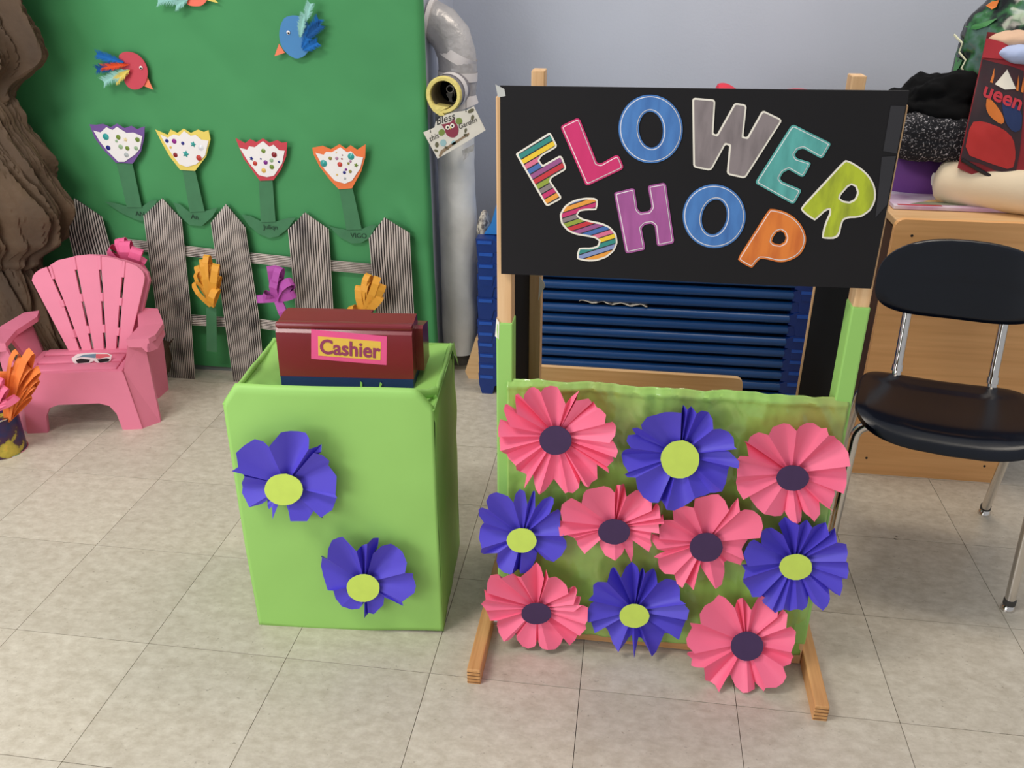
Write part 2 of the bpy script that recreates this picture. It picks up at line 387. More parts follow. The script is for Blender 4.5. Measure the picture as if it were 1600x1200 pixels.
letter('letter_F', A([(125,495),(312,378),(322,385),(355,450),(348,462),(270,508),(255,530),(275,558),(368,505),(382,510),(405,570),(400,585),(325,628),(318,645),(380,735),(372,748),(303,785),(290,778)]), [], M['cream'], M['stripeF'], 'cream')
letter('letter_L', A([(378,340),(465,298),(480,305),(575,545),(595,550),(680,502),(698,510),(720,565),(715,580),(530,668),(512,668),(376,355)]), [], PINKL, PINKL, 'line')
letter('letter_O', A(ell(870,358,177,189,-.1)), [A(ell(872,362,66,100,-.08))], BLUE, BLUE, 'line')
letter('letter_W', B([(72,185),(82,176),(185,185),(192,195),(182,362),(200,368),(290,208),(300,203),(345,210),(355,220),(338,378),(358,382),(432,250),(445,243),(532,285),(538,298),(352,590),(338,595),(262,578),(252,568),(265,425),(245,420),(175,548),(160,555),(85,540),(77,530)]), [], M['cream'], GREY, 'cream')
letter('letter_E', B([(600,315),(790,410),(793,420),(755,485),(742,492),(650,440),(622,448),(606,472),(615,490),(685,512),(690,520),(655,585),(640,588),(575,550),(545,565),(528,595),(540,612),(635,652),(640,662),(605,725),(590,727),(402,622),(405,608),(585,325)]), [], TEAL, TEAL, 'line')
letter('letter_R', B([(880,497),(960,545),(1010,600),(1033,670),(1020,740),(980,785),(930,805),(870,800),(850,830),(838,910),(752,912),(745,900),(765,820),(795,765),(780,752),(715,815),(705,815),(635,765),(640,745),(862,505)]), [B([(838,692),(890,632),(912,630),(930,652),(930,688),(905,716),(875,718),(845,706)])], M['cream'], LIME, 'cream', 6)
letter('letter_S', A([(575,740),(580,760),(575,800),(565,808),(500,805),(465,820),(470,845),(540,865),(620,880),(670,915),(690,960),(685,1010),(650,1055),(600,1080),(540,1092),(470,1080),(460,1070),(470,1020),(480,1012),(560,1015),(590,990),(580,965),(540,955),(440,940),(390,905),(365,855),(375,805),(420,760),(490,738),(540,737)]), [], M['cream'], M['stripeS'], 'cream', 6)
letter('letter_H', A([(670,710),(770,685),(782,690),(798,800),(815,818),(860,812),(875,790),(855,680),(862,670),(945,655),(955,665),(1000,975),(995,988),(918,1005),(905,1000),(893,895),(875,880),(840,885),(820,905),(840,1015),(835,1025),(745,1045),(732,1040),(670,722)]), [], PUR, PUR, 'line')
letter('letter_O', B(ell(186,793,164,166,-.3)), [B(ell(187,797,64,92,.22))], BLUE, BLUE, 'line')
letter('letter_P', B([(485,752),(560,770),(620,810),(660,870),(668,930),(640,990),(590,1022),(530,1035),(440,1012),(415,1018),(390,1060),(375,1062),(312,1025),(310,1012),(470,760)]), [B([(505,882),(522,870),(542,870),(558,892),(560,918),(542,938),(515,940),(488,930),(486,916)])], ORG, ORG, 'line', 5)
for q in ([(774, 132), (788, 139), (790, 150), (778, 152)], [(1392, 165), (1415, 166), (1401, 240), (1380, 236)], [(1378, 245), (1400, 244), (1386, 320), (1368, 340)]):
    MB().prism([PY(x, y, YS-.0008) for x, y in q], (0, .0004, 0)).build('clear_tape', M['tapewhite' if q[0][0] < 900 else 'tape'], sg)

# ================================================================== PAPER ROSETTES
def rosette(label, group, org, sc, cen, disc, outline, pm, dm, p0, n, seed):
    rnd = random.Random(seed); n = Vector(n).normalized()
    px = lambda x, y: PP(org[0]+x/sc, org[1]+y/sc, p0, n)
    C = px(*cen); t0 = thing('paper_flower', label, 'paper flower', C, group)
    pts = [(px(p[0], p[1])-C, (p[2] if len(p) > 2 else '')) for p in outline]
    # start at first ridge
    i0 = next(i for i, p in enumerate(pts) if p[1] == 'R'); pts = pts[i0:]+pts[:i0]+[pts[i0]]
    RM = max(p[0].length for p in pts); cur = [pts[0]]
    def emit(c):
        # densify the outer edge
        d = []
        for a, b in zip(c[:-1], c[1:]): d += [a, ((a[0]+b[0])/2, '')]
        d.append(c[-1]); k = len(d); rows = (.14, .38, .6, .8, 1.0); tilt = rnd.uniform(-.010, .010); low = rnd.uniform(.002, .009)
        vs = []
        for t in rows:
            for i, (p, fg) in enumerate(d):
                s = i/(k-1); arch = abs(2*s-1)**1.3
                ta = t*p.length/RM*1.08; hi = .004+.033*ta
                lo_ = .004+low*ta+.012*ta**3
                z = lo_+(hi-lo_)*arch + tilt*t*(1-arch)
                if fg == 'V': z = .004+.010*ta
                vs.append(C+p*t+n*(z+.006))
        fs = [(r*k+i, r*k+i+1, (r+1)*k+i+1, (r+1)*k+i) for r in range(len(rows)-1) for i in range(k-1)]
        MB().add(vs, fs).build('petal', pm, t0, smooth=True, angle=50)
    for p in pts[1:]:
        cur.append(p)
        if p[1] == 'R': emit(cur); cur = [p]
    dp = [(cen[0]+disc[0]*math.cos(a)*(1+rnd.uniform(-.02, .02)), cen[1]+disc[1]*math.sin(a)*(1+rnd.uniform(-.02, .02))) for a in [2*PI*i/22 for i in range(22)]]
    MB().prism([px(*p)+n*.0262 for p in dp], -n*.001).build('centre_disc', dm, t0)
    MB().tube([C+n*.001, C+n*.0252], .012, 8).build('centre_spacer', pm, t0)
R, V = 'R', 'V'
FL = [
 ('pink paper flower at the top left of the stall front', 'p', (770,580), 6.667, (668,650), (167,149), [(525,115,R),(555,75),(620,52),(690,65),(720,110),(775,255,R),(830,190),(920,85,R),(885,210,R),(1010,178),(1035,210),(1052,265,V),(1130,290),(1190,345),(1175,445,R),(1255,435),(1290,500),(1280,580),(1225,640,R),(1255,640),(1310,740),(1290,780,R),(1235,800,V),(1265,860),(1200,880,R),(1218,935,R),(1090,905,V),(1095,1065),(1040,1075),(1010,1090,R),(920,1070,V),(905,1125),(850,1160),(800,1140,R),(770,1172),(730,1150),(645,1070,V),(565,1145),(510,1160,R),(470,1130),(430,1020,V),(355,1098,R),(370,1010),(300,1000),(265,960),(265,880,R),(180,860),(130,800),(110,720,R),(90,650),(95,600),(92,575,R),(80,520),(95,440),(165,455),(210,485,R),(165,430),(130,350),(145,290),(180,265),(275,350,R),(255,240),(250,200),(285,155),(350,190,R),(355,150),(400,90),(450,75),(500,95)]),
 ('violet paper flower at the top middle of the stall front', 'v', (960,610), 6.667, (680,645), (199,197), [(690,120,R),(710,85),(750,85,R),(790,75),(845,125,R),(900,120),(970,160),(1010,220),(1015,300,R),(1090,300),(1170,335),(1225,400),(1230,480),(1255,490,R),(1100,545,V),(1190,580),(1285,650),(1270,690,R),(1190,725,V),(1180,790),(1150,890),(1105,930,R),(1040,985),(940,1015),(830,1015,R),(780,1070),(710,1120),(620,1140),(540,1115,R),(490,1095),(455,1050,R),(380,1050),(300,1000),(240,910),(225,800,R),(140,800),(110,770),(150,735,R),(95,690),(75,620),(100,550),(175,490,R),(130,430),(145,385),(225,405,V),(185,315),(240,290),(290,300,R),(280,250),(340,170),(420,160),(520,125),(600,118)]),
 ('pink paper flower at the top right of the stall front', 'p', (1135,630), 6.667, (668,702), (168,131), [(695,175,R),(730,130),(800,98),(870,105),(950,160),(1000,140),(1020,215,R),(1090,255),(1120,310),(1190,370),(1235,430),(1245,540,R),(1215,590),(1240,690),(1225,770),(1180,830,R),(1100,825,V),(1105,890),(1070,960),(1040,980,R),(1078,1020),(950,975,V),(945,1060),(880,1115,R),(840,1085),(770,1055,V),(745,1130),(705,1143,R),(640,1125),(590,1065,V),(550,1095),(480,1085),(370,1045,R),(300,1000),(240,930),(220,880),(155,890,R),(100,820),(85,740),(90,650,R),(90,590),(110,530),(90,490),(120,440),(210,445,R),(195,360),(160,310),(200,280,R),(220,240),(310,192),(410,215,R),(450,130),(560,92),(620,100)]),
 ('violet paper flower overhanging the left edge of the stall front', 'v', (735,740), 8, (660,740), (185,152), [(570,235,R),(600,110),(655,40),(715,75),(740,260,R),(810,90),(835,95),(835,310,R),(930,200),(1010,175),(1060,195),(1060,250),(1010,375,R),(1110,340),(1140,400),(1130,620),(1190,650,R),(1150,690),(1205,790),(1210,860),(1150,940),(1060,985,R),(960,995),(880,960),(840,930,V),(830,1020),(780,1110),(720,1150),(650,1130,R),(605,1170),(545,1140,R),(440,1130),(370,1090),(350,1000),(365,895,R),(260,910),(190,930),(155,890),(175,815,R),(130,730),(135,640),(170,560),(205,495,R),(140,410),(135,340),(180,305),(265,320,R),(235,220),(270,150),(360,115),(500,160)]),
 ('pink paper flower in the middle row, beside the left-hand violet one', 'p', (865,725), 8, (762,750), (200,157), [(775,225,R),(795,140),(845,100,R),(885,160),(915,275,R),(1030,212),(1100,250),(1180,330),(1230,360),(1225,450,R),(1280,405),(1320,450),(1335,530,R),(1365,560),(1375,600,R),(1310,630),(1320,735,R),(1225,770),(1210,825,R),(1225,915),(1190,972,R),(1080,930),(990,890,V),(995,1050),(975,1100,R),(940,1010),(910,940,V),(860,1040),(775,1095,R),(650,1060),(590,990),(560,885,V),(480,970),(400,1000,R),(310,950),(275,880),(275,800,R),(200,790),(150,755),(100,750,R),(75,680),(85,610),(130,565,R),(105,470),(120,400),(240,300),(365,355,R),(390,230),(430,175),(550,158),(640,130),(720,155)]),
 ('pink paper flower in the middle row, beside the right-hand violet one', 'p', (1010,745), 7.06, (650,690), (182,160), [(510,220,R),(525,130),(640,120),(780,90),(850,150),(895,250,R),(990,115),(1010,250,R),(1060,235),(1150,245),(1240,320),(1260,420),(1230,545,R),(1115,600),(1110,660),(1040,740),(1065,810,R),(1045,840),(1030,910),(920,900),(850,890,V),(855,990),(820,1090),(750,1112,R),(680,1050),(600,950),(580,890,V),(550,1010),(510,1120,R),(430,1110),(390,1095,R),(330,1070),(305,990),(300,960,R),(200,960),(140,910),(125,830),(130,780,R),(80,785),(200,740),(120,680,R),(50,610),(60,550),(140,570,R),(145,500),(200,410),(295,365,R),(285,280),(370,225)]),
 ('violet paper flower at the right edge of the stall front', 'v', (1145,785), 7.5, (715,660), (190,150), [(735,110,R),(830,80),(885,140,R),(1060,140),(1085,230,R),(1170,215),(1175,320,R),(1290,370),(1310,480),(1280,550,R),(1315,600),(1320,700),(1290,745,R),(1245,780),(1250,860),(1210,935,R),(1100,920,V),(1100,1010),(1070,1060),(1010,1100,R),(930,1060),(870,1025,V),(830,1100),(780,1120),(720,1100,R),(640,1145),(560,1100,R),(465,1155),(430,1100,R),(340,1080),(300,1020),(295,960,R),(200,960),(175,900),(100,790),(95,740,R),(130,700),(80,620),(150,605,R),(105,500),(180,400),(230,330),(310,350,R),(305,250),(430,195),(560,250,R),(510,150),(590,100),(660,110)]),
 ('pink paper flower at the bottom left of the stall front', 'p', (745,860), 8, (762,685), (187,135), [(865,205,R),(885,110),(920,190,R),(1000,185),(1070,250),(1140,310),(1165,400,R),(1215,360),(1265,420),(1225,545,R),(1260,470),(1310,510),(1290,580),(1225,640,R),(1330,560),(1400,600),(1395,750),(1370,770,R),(1380,850),(1300,915,R),(1280,970),(1240,1030),(1180,1035,R),(1175,1058),(1090,1020,V),(1060,1080),(1000,1115),(910,1100,R),(840,1095),(770,1045,V),(740,1085),(660,1108),(590,1080),(530,1010),(505,950,V),(430,985),(370,990,R),(300,910),(275,830),(290,745,R),(195,755),(155,650),(155,600,R),(90,525),(150,460,R),(115,400),(165,370,R),(165,270),(200,200),(300,165),(340,185,R),(470,165),(520,210),(580,180,R),(680,140),(760,65),(820,100)]),
 ('violet paper flower at the bottom middle of the stall front', 'v', (910,860), 7.743, (630,690), (180,142), [(470,180,R),(530,90),(600,62),(670,90),(690,110,R),(730,95),(760,110,R),(850,110),(890,190),(905,250,R),(1010,210),(1120,260),(1175,370),(1175,490),(1245,488,R),(1120,530,V),(1200,540),(1285,600),(1255,690,R),(1240,810),(1160,930,R),(1150,970),(1010,930,V),(960,1030),(890,1125),(840,1130,R),(760,1060),(680,985,V),(630,1150,R),(600,960,V),(520,1040),(440,1085,R),(370,1030),(310,920),(270,850,V),(160,862,R),(110,780),(80,730,R),(65,640),(110,560),(170,510),(85,455,R),(140,440),(135,350),(190,270),(310,235,R),(345,150),(400,120)]),
 ('lowest pink paper flower, hanging over the bottom rail of the stall', 'p', (1060,900), 6.667, (697,675), (168,150), [(565,265,R),(600,205),(640,150,R),(660,180),(735,290,R),(800,170),(840,150),(930,210),(1015,270),(1000,360,R),(1060,290),(1110,340),(1090,470,R),(1150,480),(1210,550),(1190,650),(1140,720,R),(1180,800),(1150,870),(1060,870,R),(1095,970),(1060,1040),(990,1080),(880,1080,R),(865,1130),(780,1060,V),(775,1110),(700,1125,R),(650,1140),(580,1090),(530,990,V),(490,980),(400,1110,R),(370,1080),(270,1030),(250,870,R),(180,875),(120,860),(130,800),(75,740),(85,710),(155,720,R),(80,650),(70,590),(130,480),(105,410),(215,420,R),(205,320),(260,240),(340,210),(400,128),(470,160)]),
]
for i, (lab, k, org, sc, cen, disc, ol) in enumerate(FL):
    rosette(lab, 'paper flowers on the stall front', org, sc, cen, disc, ol, M['pink' if k == 'p' else 'purple'], M['darkdisc' if k == 'p' else 'limedisc'], (0, YF-.006-(.006 if i in (3, 7, 1) else 0)-(.036 if i == 9 else 0), (.07 if i == 9 else 0)), ((0, -1, .34) if i == 9 else (0, -1, 0)), 20+i)

# ================================================================== CASHIER BOX
BO = Vector((-.748, 1.374, 0)); bx = Vector((.403, .033, 0)).normalized(); by = Vector((-bx.y, bx.x, 0)); bz = Vector((0, 0, 1))
def BL(x, y, z): return BO+bx*x+by*y+bz*z
bn = -by
cb = thing('cashier_counter', 'tall box wrapped in lime green paper serving as cashier counter', 'box', BL(.2, .15, 0))
BW, BD, BH = .404, .318, .545
def front(u, v):
    x = BW*u; zt = .588
    ch = max(0, .028-x)*1.4+max(0, x-(BW-.03))*1.3
    zt -= ch
    zb = .004-.004*math.sin(u*PI*1.6)
    z = zb+(zt-zb)*v
    y = -.003*math.sin(u*PI)-.004*math.sin(v*PI)+.003*fbm((x, z, 7), 6, 2)+(.006 if v > .99 else 0)
    return BL(x, y, z)
MB().grid(front, 60, 60).build('front_paper', M['lime'], cb, smooth=True, angle=60, solid=.0012)
def side(u, v):
    y = .002+(BD-.002)*u; z = .004+(BH-.004)*v
    return BL(BW+.004*fbm((y, z, 2), 7, 2)-(.012 if v > .97 else 0)*.3, y, z)
MB().grid(side, 30, 40).build('side_paper', M['lime'], cb, smooth=True, angle=60, solid=.0012)
MB().grid(lambda u, v: BL(0, .002+(BD-.002)*u, .004+(BH-.004)*v), 8, 8).build('side_paper', M['lime'], cb, smooth=True, solid=.0012)
MB().grid(lambda u, v: BL(BW*u, BD, .004+(BH-.004)*v), 8, 8).build('back_paper', M['lime'], cb, smooth=True, solid=.0012)
def top(u, v):
    x = -.002+(BW+.004)*u; y = BD*v
    e = min(u, 1-u)*4; e2 = min(1, max(0, e)); k = min(1, (1-v)*5)*e2
    z = BH-.026*min(1, e2*1.2)*min(1, max(.25, (1-v)*4))+.006*fbm((x*2, y*2, 3), 7, 3)*e2+.010*max(0, 1-abs(u-.06)/.06)*(.5+.5*math.sin(v*9))
    return BL(x, y, z)
MB().grid(top, 60, 50).build('top_paper', M['lime'], cb, smooth=True, angle=60, solid=.0012)
def roll(path, r0, seed):
    mb = MB(); mb.tube([p+Vector((0, 0, .003*fbm(p, 40, 2))) for p in path], [r0*(.55+.6*abs(fbm(p+Vector((seed, 0, 0)), 30, 2))+.2) for p in path], 9, squash=.7); return mb
roll([BL(BW-.055+.05*t, .002+.25*t**1.4*0+.06*t, .572-.02*t) for t in [i/12 for i in range(13)]], .012, 3).build('paper_fold', M['lime'], cb, smooth=True, angle=70)
roll([BL(BW-.004, .05+.25*t, .545+.003*math.sin(9*t)) for t in [i/16 for i in range(17)]], .008, 5).build('paper_fold', M['lime'], cb, smooth=True, angle=70)
roll([BL(.008, .03+.27*t, .552-.004*t) for t in [i/16 for i in range(17)]], .007, 9).build('paper_fold', M['lime'], cb, smooth=True, angle=70)
MB().prism([BL(BW+.001, .285, .545), BL(BW+.012, .30, .50), BL(BW+.003, .318, .52), BL(BW+.001, .318, .55)], by*.001).build('paper_corner', M['lime'], cb)
MB().box(BL(BW/2, BD/2, .255), (BW-.02, BD-.02, .49), rot=Matrix((bx, by, bz)).transposed()).build('carton', M['kraft'], cb)
FLB = [
 ('larger violet paper flower on the cashier box, upper left', (365,650), 7.273, (612,755), (213,178), [(465,245,R),(600,85),(700,85),(870,100),(915,150),(915,260,R),(1000,250),(1045,230),(1045,310),(970,300,R),(1060,340),(1130,420),(1110,490),(1210,600),(1200,800),(1225,818,R),(1170,830),(1190,890),(1150,1000),(1040,1050,R),(1060,1075),(930,1030,V),(870,1120),(690,1105,R),(610,940,V),(530,960,V),(490,1080,R),(475,960),(440,985),(410,910,V),(330,930),(235,940,R),(130,820),(125,710),(180,600,R),(50,520,R),(110,490),(95,420),(80,340),(180,250),(300,170),(400,190)]),
 ('smaller violet paper flower on the cashier box, lower right', (495,810), 8, (612,770), (205,170), [(545,280,R),(580,290),(685,160,R),(745,120),(805,150),(800,230),(750,300,R),(850,220),(960,205),(1020,270),(1100,310),(1160,430),(1140,540,R),(1240,545),(1230,600),(1270,720),(1250,800),(1100,915,R),(1110,980),(940,910,R),(860,930,V),(850,1020),(740,1110),(680,1075,R),(655,1130),(630,1130,R),(630,960,V),(560,1035),(470,1040),(350,990,R),(270,900),(245,800,R),(165,820),(100,670),(65,560),(95,400),(90,370),(185,370,R),(195,250),(240,150),(370,100),(440,170)]),
]
for i, (lab, org, sc, cen, disc, ol) in enumerate(FLB):
    rosette(lab, 'violet flowers on the cashier box', org, sc, cen, disc, ol, M['purple'], M['limedisc'], BL(0, -.008, 0), bn, 50+i)

# ---- cash register
rg = thing('toy_cash_register', 'maroon toy cash register with blue base and a Cashier sign', 'cash register', BL(.21, .2, .525))
Q = lambda x, y, z: BL(x, y, z)
rx0, rx1 = .072, .346
def prof(x, pts): return [Q(x, y, z) for y, z in pts]
MB().prism(prof(rx0, [(.128, .546), (.133, .640), (.146, .655), (.20, .660), (.225, .600), (.25, .546)]), bx*(rx1-rx0)).build('casing', M['maroon'], rg)
MB().box(Q((rx0+rx1)/2, .145, .6535), (rx1-rx0+.002, .02, .012), rot=Matrix((bx, by, bz)).transposed(), bev=.005).build('rounded_top_edge', M['maroon'], rg, smooth=True)
MB().prism(prof(rx0+.001, [(.127, .521), (.127, .546), (.27, .546), (.27, .521)]), bx*(rx1-rx0-.002)).build('base', M['regblue'], rg)
MB().prism(prof(rx1-.006, [(.168, .548), (.168, .640), (.178, .644), (.238, .630), (.238, .548)]), bx*.022).build('side_housing', M['maroon'], rg)
MB().prism([Q(rx0, .198, .6598), Q(rx0+.18, .198, .6598), Q(rx0+.182, .216, .6608), Q(rx0+.004, .216, .6608)], -bz*.004).build('top_rear', M['maroon'], rg)
p0 = Q(0, .1265, 0); ny = (by*1.0-bz*.05).normalized()
plane0 = Q(rx0, .1285, .546)
Z = lambda p: [PP(340+x/3.81, 470+y/3.81, plane0-by*.0008, ny) for x, y in p]
cs = MB().prism(Z([(557,170),(1008,212),(1005,383),(557,345)]), by*.0005).build('cashier_card', plain('hot_pink_card', (250, 88, 150)), rg)
MB().prism([p-by*.0006 for p in Z([(598,210),(972,243),(970,353),(600,325)])], by*.0004).build('yellow_panel', plain('golden_card', (248, 196, 80)), cs)
q = Z([(600,268),(972,298),(786,283)]); ex = (q[1]-q[0]).normalized(); ey = (Z([(786,200)])[0]-Z([(786,340)])[0]).normalized()
lettering(cs, 'Cashier', .043, q[2]-by*.0014-ey*.002, ex, ey, plain('plum_ink', (160, 58, 100)), 'printed_word', offset=.0011, fit=(q[1]-q[0]).length*.97)
MB().prism([PP(x, y, plane0-by*.004, ny) for x, y in [(563, 596), (566, 598), (566, 610), (563, 610)]], by*.0005).build('drawer_tab', M['lime'], rg)
MB().prism([PP(x, y, plane0-by*.004, ny) for x, y in [(594, 597), (597, 600), (593, 610), (591, 610)]], by*.0005).build('drawer_tab', M['lime'], rg)

# ================================================================== TREE TRUNK OF CRUMPLED PAPER
tr = thing('paper_tree_trunk', 'tree trunk of crumpled brown paper at the left edge', 'paper tree', (-2.12, 2.36, 0))
def _ruv(p):
    h = math.sin(p.x*12.9898+p.y*78.233+p.z*37.719)*43758.5453; a = (h-math.floor(h))*2*PI
    g = math.sin(p.x*39.346+p.y*11.135+p.z*83.155)*24634.6345; c = (g-math.floor(g))*2-1; q = math.sqrt(max(0, 1-c*c))
    return Vector((q*math.cos(a), q*math.sin(a), c))
def bundle(prof_, seed, cx, cy, ry):
    zs = [p[0] for p in prof_]; rs = [p[1] for p in prof_]
    def rad(z):
        for a in range(len(zs)-1):
            if z <= zs[a+1]: t = (z-zs[a])/(zs[a+1]-zs[a]); t = t*t*(3-2*t); return rs[a]+(rs[a+1]-rs[a])*t
        return rs[-1]
    def f(u, v):
        z = zs[0]+(zs[-1]-zs[0])*v; t = 2*PI*u; r = rad(z)
        q = Vector((math.cos(t)*1.6, math.sin(t)*1.6, z*.9+seed))
        d = 1
        for sc_, am in ((2.2, .30), (4.4, .30), (9.0, .22)):
            qq = Vector((math.cos(t+z*.9)*sc_, math.sin(t+z*.9)*sc_, z*sc_*.55+seed*sc_)); qq += Vector((.45*fbm(qq, .9, 2), .45*fbm(qq+Vector((5, 0, 0)), .9, 2), .5*fbm(qq+Vector((0, 5, 0)), .7, 2)))
            dd_, pp_ = noise.voronoi(qq); pt = pp_[0]; cv = _ruv(pt); k_ = min(1, (dd_[1]-dd_[0])/.28); k_ = k_*k_*(3-2*k_)
            d += am/sc_*(1.5*(qq-pt).dot(cv)+.55)*k_-am/sc_*.25
        r *= d
        return Vector((cx+r*math.cos(t), cy+r*ry*math.sin(t), z))
    return MB().grid(f, 240, 170, True)
bundle([(.86, .22), (.95, .31), (1.06, .41), (1.2, .38), (1.75, .34)], 4.1, -2.14, 2.43, .33).build('crumpled_paper', M['kraft'], tr, smooth=True, angle=14)
bundle([(.38, .16), (.44, .27), (.52, .37), (.62, .415), (.74, .385), (.88, .32), (1.02, .25)], 9.3, -2.15, 2.43, .33).build('crumpled_paper', M['kraft'], tr, smooth=True, angle=14)
bundle([(0, .29), (.12, .28), (.28, .265), (.42, .25), (.54, .22)], 1.7, -2.15, 2.45, .38).build('crumpled_paper', M['kraft'], tr, smooth=True, angle=14)
sc_ = [PY(x, y, 2.47) for x, y in [(228, 535), (258, 545), (266, 538), (258, 552), (262, 570), (259, 590), (228, 596), (222, 565)]]
tag(MB().prism(sc_, (-.01, .05, .004)).build('crumpled_paper_scrap', M['kraft']), 'brown paper scrap on the floor behind the pink chair', 'paper scrap')

# ================================================================== PICKET FENCE
FP0 = Vector((0, 2.53, 0)); FN = Vector((0, -1, .09)).normalized()
def FPx(x, y, off=0): return PP(x, y, FP0, FN)+FN*off
fe = thing('picket_fence', 'grey corrugated cardboard picket fence leaning on the green backdrop', 'fence', PP(380, 597, FP0, FN))
def lerp2(a, b, t): return (a[0]+(b[0]-a[0])*t, a[1]+(b[1]-a[1])*t)
def picket(left, right, peak, nr):
    """left/right: bottom, middle, shoulder pixels; peak: tip"""
    mb = MB(); cols = nr*6+1; attr = []
    rows = 8
    for r in range(rows+1):
        for c in range(cols):
            u = c/(cols-1)
            if r <= rows//2: t = r/(rows//2); a = lerp2(left[0], left[1], t); b_ = lerp2(right[0], right[1], t)
            else: t = (r-rows//2)/(rows-rows//2); a = lerp2(left[1], left[2], t); b_ = lerp2(right[1], right[2], t)
            p = lerp2(a, b_, u)
            if r == rows:
                bp_ = ((peak[0]-left[2][0])/(right[2][0]-left[2][0]))
                base = lerp2(left[2], right[2], bp_); h = peak[1]-base[1]
                k = u/bp_ if u < bp_ else (1-u)/(1-bp_)
                p = (p[0], p[1]+h*max(0, k))
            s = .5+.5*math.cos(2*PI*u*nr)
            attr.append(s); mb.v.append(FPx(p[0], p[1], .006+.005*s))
    mb.f = [(r*cols+c, r*cols+c+1, (r+1)*cols+c+1, (r+1)*cols+c) for r in range(rows) for c in range(cols-1)]
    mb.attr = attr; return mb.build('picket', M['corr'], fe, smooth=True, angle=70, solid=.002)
picket([(150, 586), (128, 440), (102, 330)], [(214, 590), (190, 440), (162, 338)], (119, 309), 14)
picket([(259, 593), (245, 470), (227, 336)], [(307, 596), (299, 470), (286, 342)], (256, 309), 17)
picket([(367, 595), (352, 490), (332, 347)], [(416, 598), (406, 490), (385, 354)], (355, 318), 16)
picket([(478, 602), (464, 480), (452, 358)], [(531, 604), (522, 480), (515, 357)], (478, 331), 16)
picket([(600, 607), (589, 490), (578, 371)], [(656, 609), (648, 490), (641, 363)], (602, 339), 16)
def rail(topl, botl, nr):
    mb = MB(); rows = nr*6+1; attr = []; n = len(topl)
    for c in range(n):
        for r in range(rows):
            t = r/(rows-1); p = lerp2(topl[c], botl[c], t); s = .5+.5*math.cos(2*PI*t*nr); attr.append(min(1, s+.12)); mb.v.append(FPx(p[0], p[1], -.004+.004*s))
    mb.f = [(c*rows+r, c*rows+r+1, (c+1)*rows+r+1, (c+1)*rows+r) for c in range(n-1) for r in range(rows-1)]
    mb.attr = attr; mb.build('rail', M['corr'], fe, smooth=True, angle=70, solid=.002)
rail([(185, 372), (260, 381), (330, 389), (458, 402), (585, 413)], [(185, 388), (260, 397), (330, 404), (459, 418), (585, 429)], 6)
rail([(215, 484), (300, 492), (405, 499), (520, 512), (595, 522)], [(215, 497), (300, 508), (405, 513), (520, 528), (595, 538)], 6)

# ================================================================== LOOPED PAPER FLOWERS
def loop(parent, base, tip, wpx, mt, depth=.03, name='paper_loop', nrm=Vector((0, -1, .15)), tw=0):
    a = tip-base; L_ = a.length; ax = a.normalized(); nn = nrm-ax*nrm.dot(ax); nn.normalize(); nn = Matrix.Rotation(tw, 3, ax) @ nn; wv = ax.cross(nn)*wpx/2
    P = []; K = 15; dp = min(depth, L_*.42)
    for t, o_ in ((0, .12), (.30, .62), (.62, .95), (.88, .80), (.98, .42), (1.0, .05), (.97, -.28), (.82, -.50), (.45, -.42), (0, -.1)): P.append(base+a*t+nn*(dp*o_))
    mb = MB(); mb.add([p+wv for p in P]+[p-wv for p in P], [(i, i+1, i+1+len(P), i+len(P)) for i in range(len(P)-1)])
    return mb.build(name, mt, parent, smooth=False, solid=.0006)
def bunch(name, label, base, tips, wpx, mt, Yp, stem=None, group=None, cat='paper flower', depth=.028):
    b3 = PY(base[0], base[1], Yp); t0 = thing(name, label, cat, b3, group); rnd = random.Random(len(label))
    for i, tp in enumerate(tips):
        bb = base if len(tp) < 4 else (tp[2], tp[3])
        yy = Yp-.012*rnd.random()
        loop(t0, PY(bb[0], bb[1], yy), PY(tp[0], tp[1], yy-.005*rnd.random()), wpx*rnd.uniform(.85, 1.15), mt, depth*rnd.uniform(.55, .95), tw=rnd.uniform(-.6, .6))
    if stem:
        MB().prism([PY(x, y, Yp+.012) for x, y in stem], (0, .0015, 0)).build('stem', M['stemgreen'], t0)
    return t0
HOT = plain('hot_pink_paper', (252, 108, 160)); GOLD = plain('golden_paper', (240, 168, 56)); ORCH = plain('orchid_paper', (184, 80, 172)); ORNG = plain('orange_paper', (246, 132, 58))
GR = 'looped paper flowers along the fence'
bunch('looped_paper_flower', 'hot pink looped paper flower behind the pink chair', (207, 418), [(188, 372), (172, 386), (178, 404), (196, 376, 204, 415), (215, 388), (223, 402), (168, 398, 190, 420), (225, 415, 212, 425)], .034, HOT, 2.49, None, GR)
bunch('looped_paper_flower', 'golden looped paper flower on a stem between second and third pickets', (331, 478), [(305, 440), (317, 405), (324, 398), (331, 414, 328, 450), (338, 412), (310, 424, 325, 455), (320, 432, 328, 470), (342, 430), (339, 450, 330, 478), (308, 415, 325, 450)], .021, GOLD, 2.51, [(322, 480), (338, 482), (339, 550), (323, 549)], GR)
bunch('looped_paper_flower', 'orchid purple looped paper flower left of the fourth picket', (432, 466), [(424, 415), (438, 417), (433, 434), (457, 440), (461, 458), (402, 467), (412, 458, 428, 466), (446, 496, 434, 468), (452, 445, 436, 470)], .027, ORCH, 2.51, None, GR)
bunch('looped_paper_flower', 'golden looped paper flower left of the fifth picket', (568, 492), [(577, 428), (590, 432), (598, 444), (562, 446), (575, 440, 572, 470), (595, 462, 575, 485), (588, 455, 572, 480), (549, 478, 562, 498), (553, 492, 562, 503), (578, 486, 566, 503), (582, 462, 574, 485)], .023, GOLD, 2.51, None, GR)

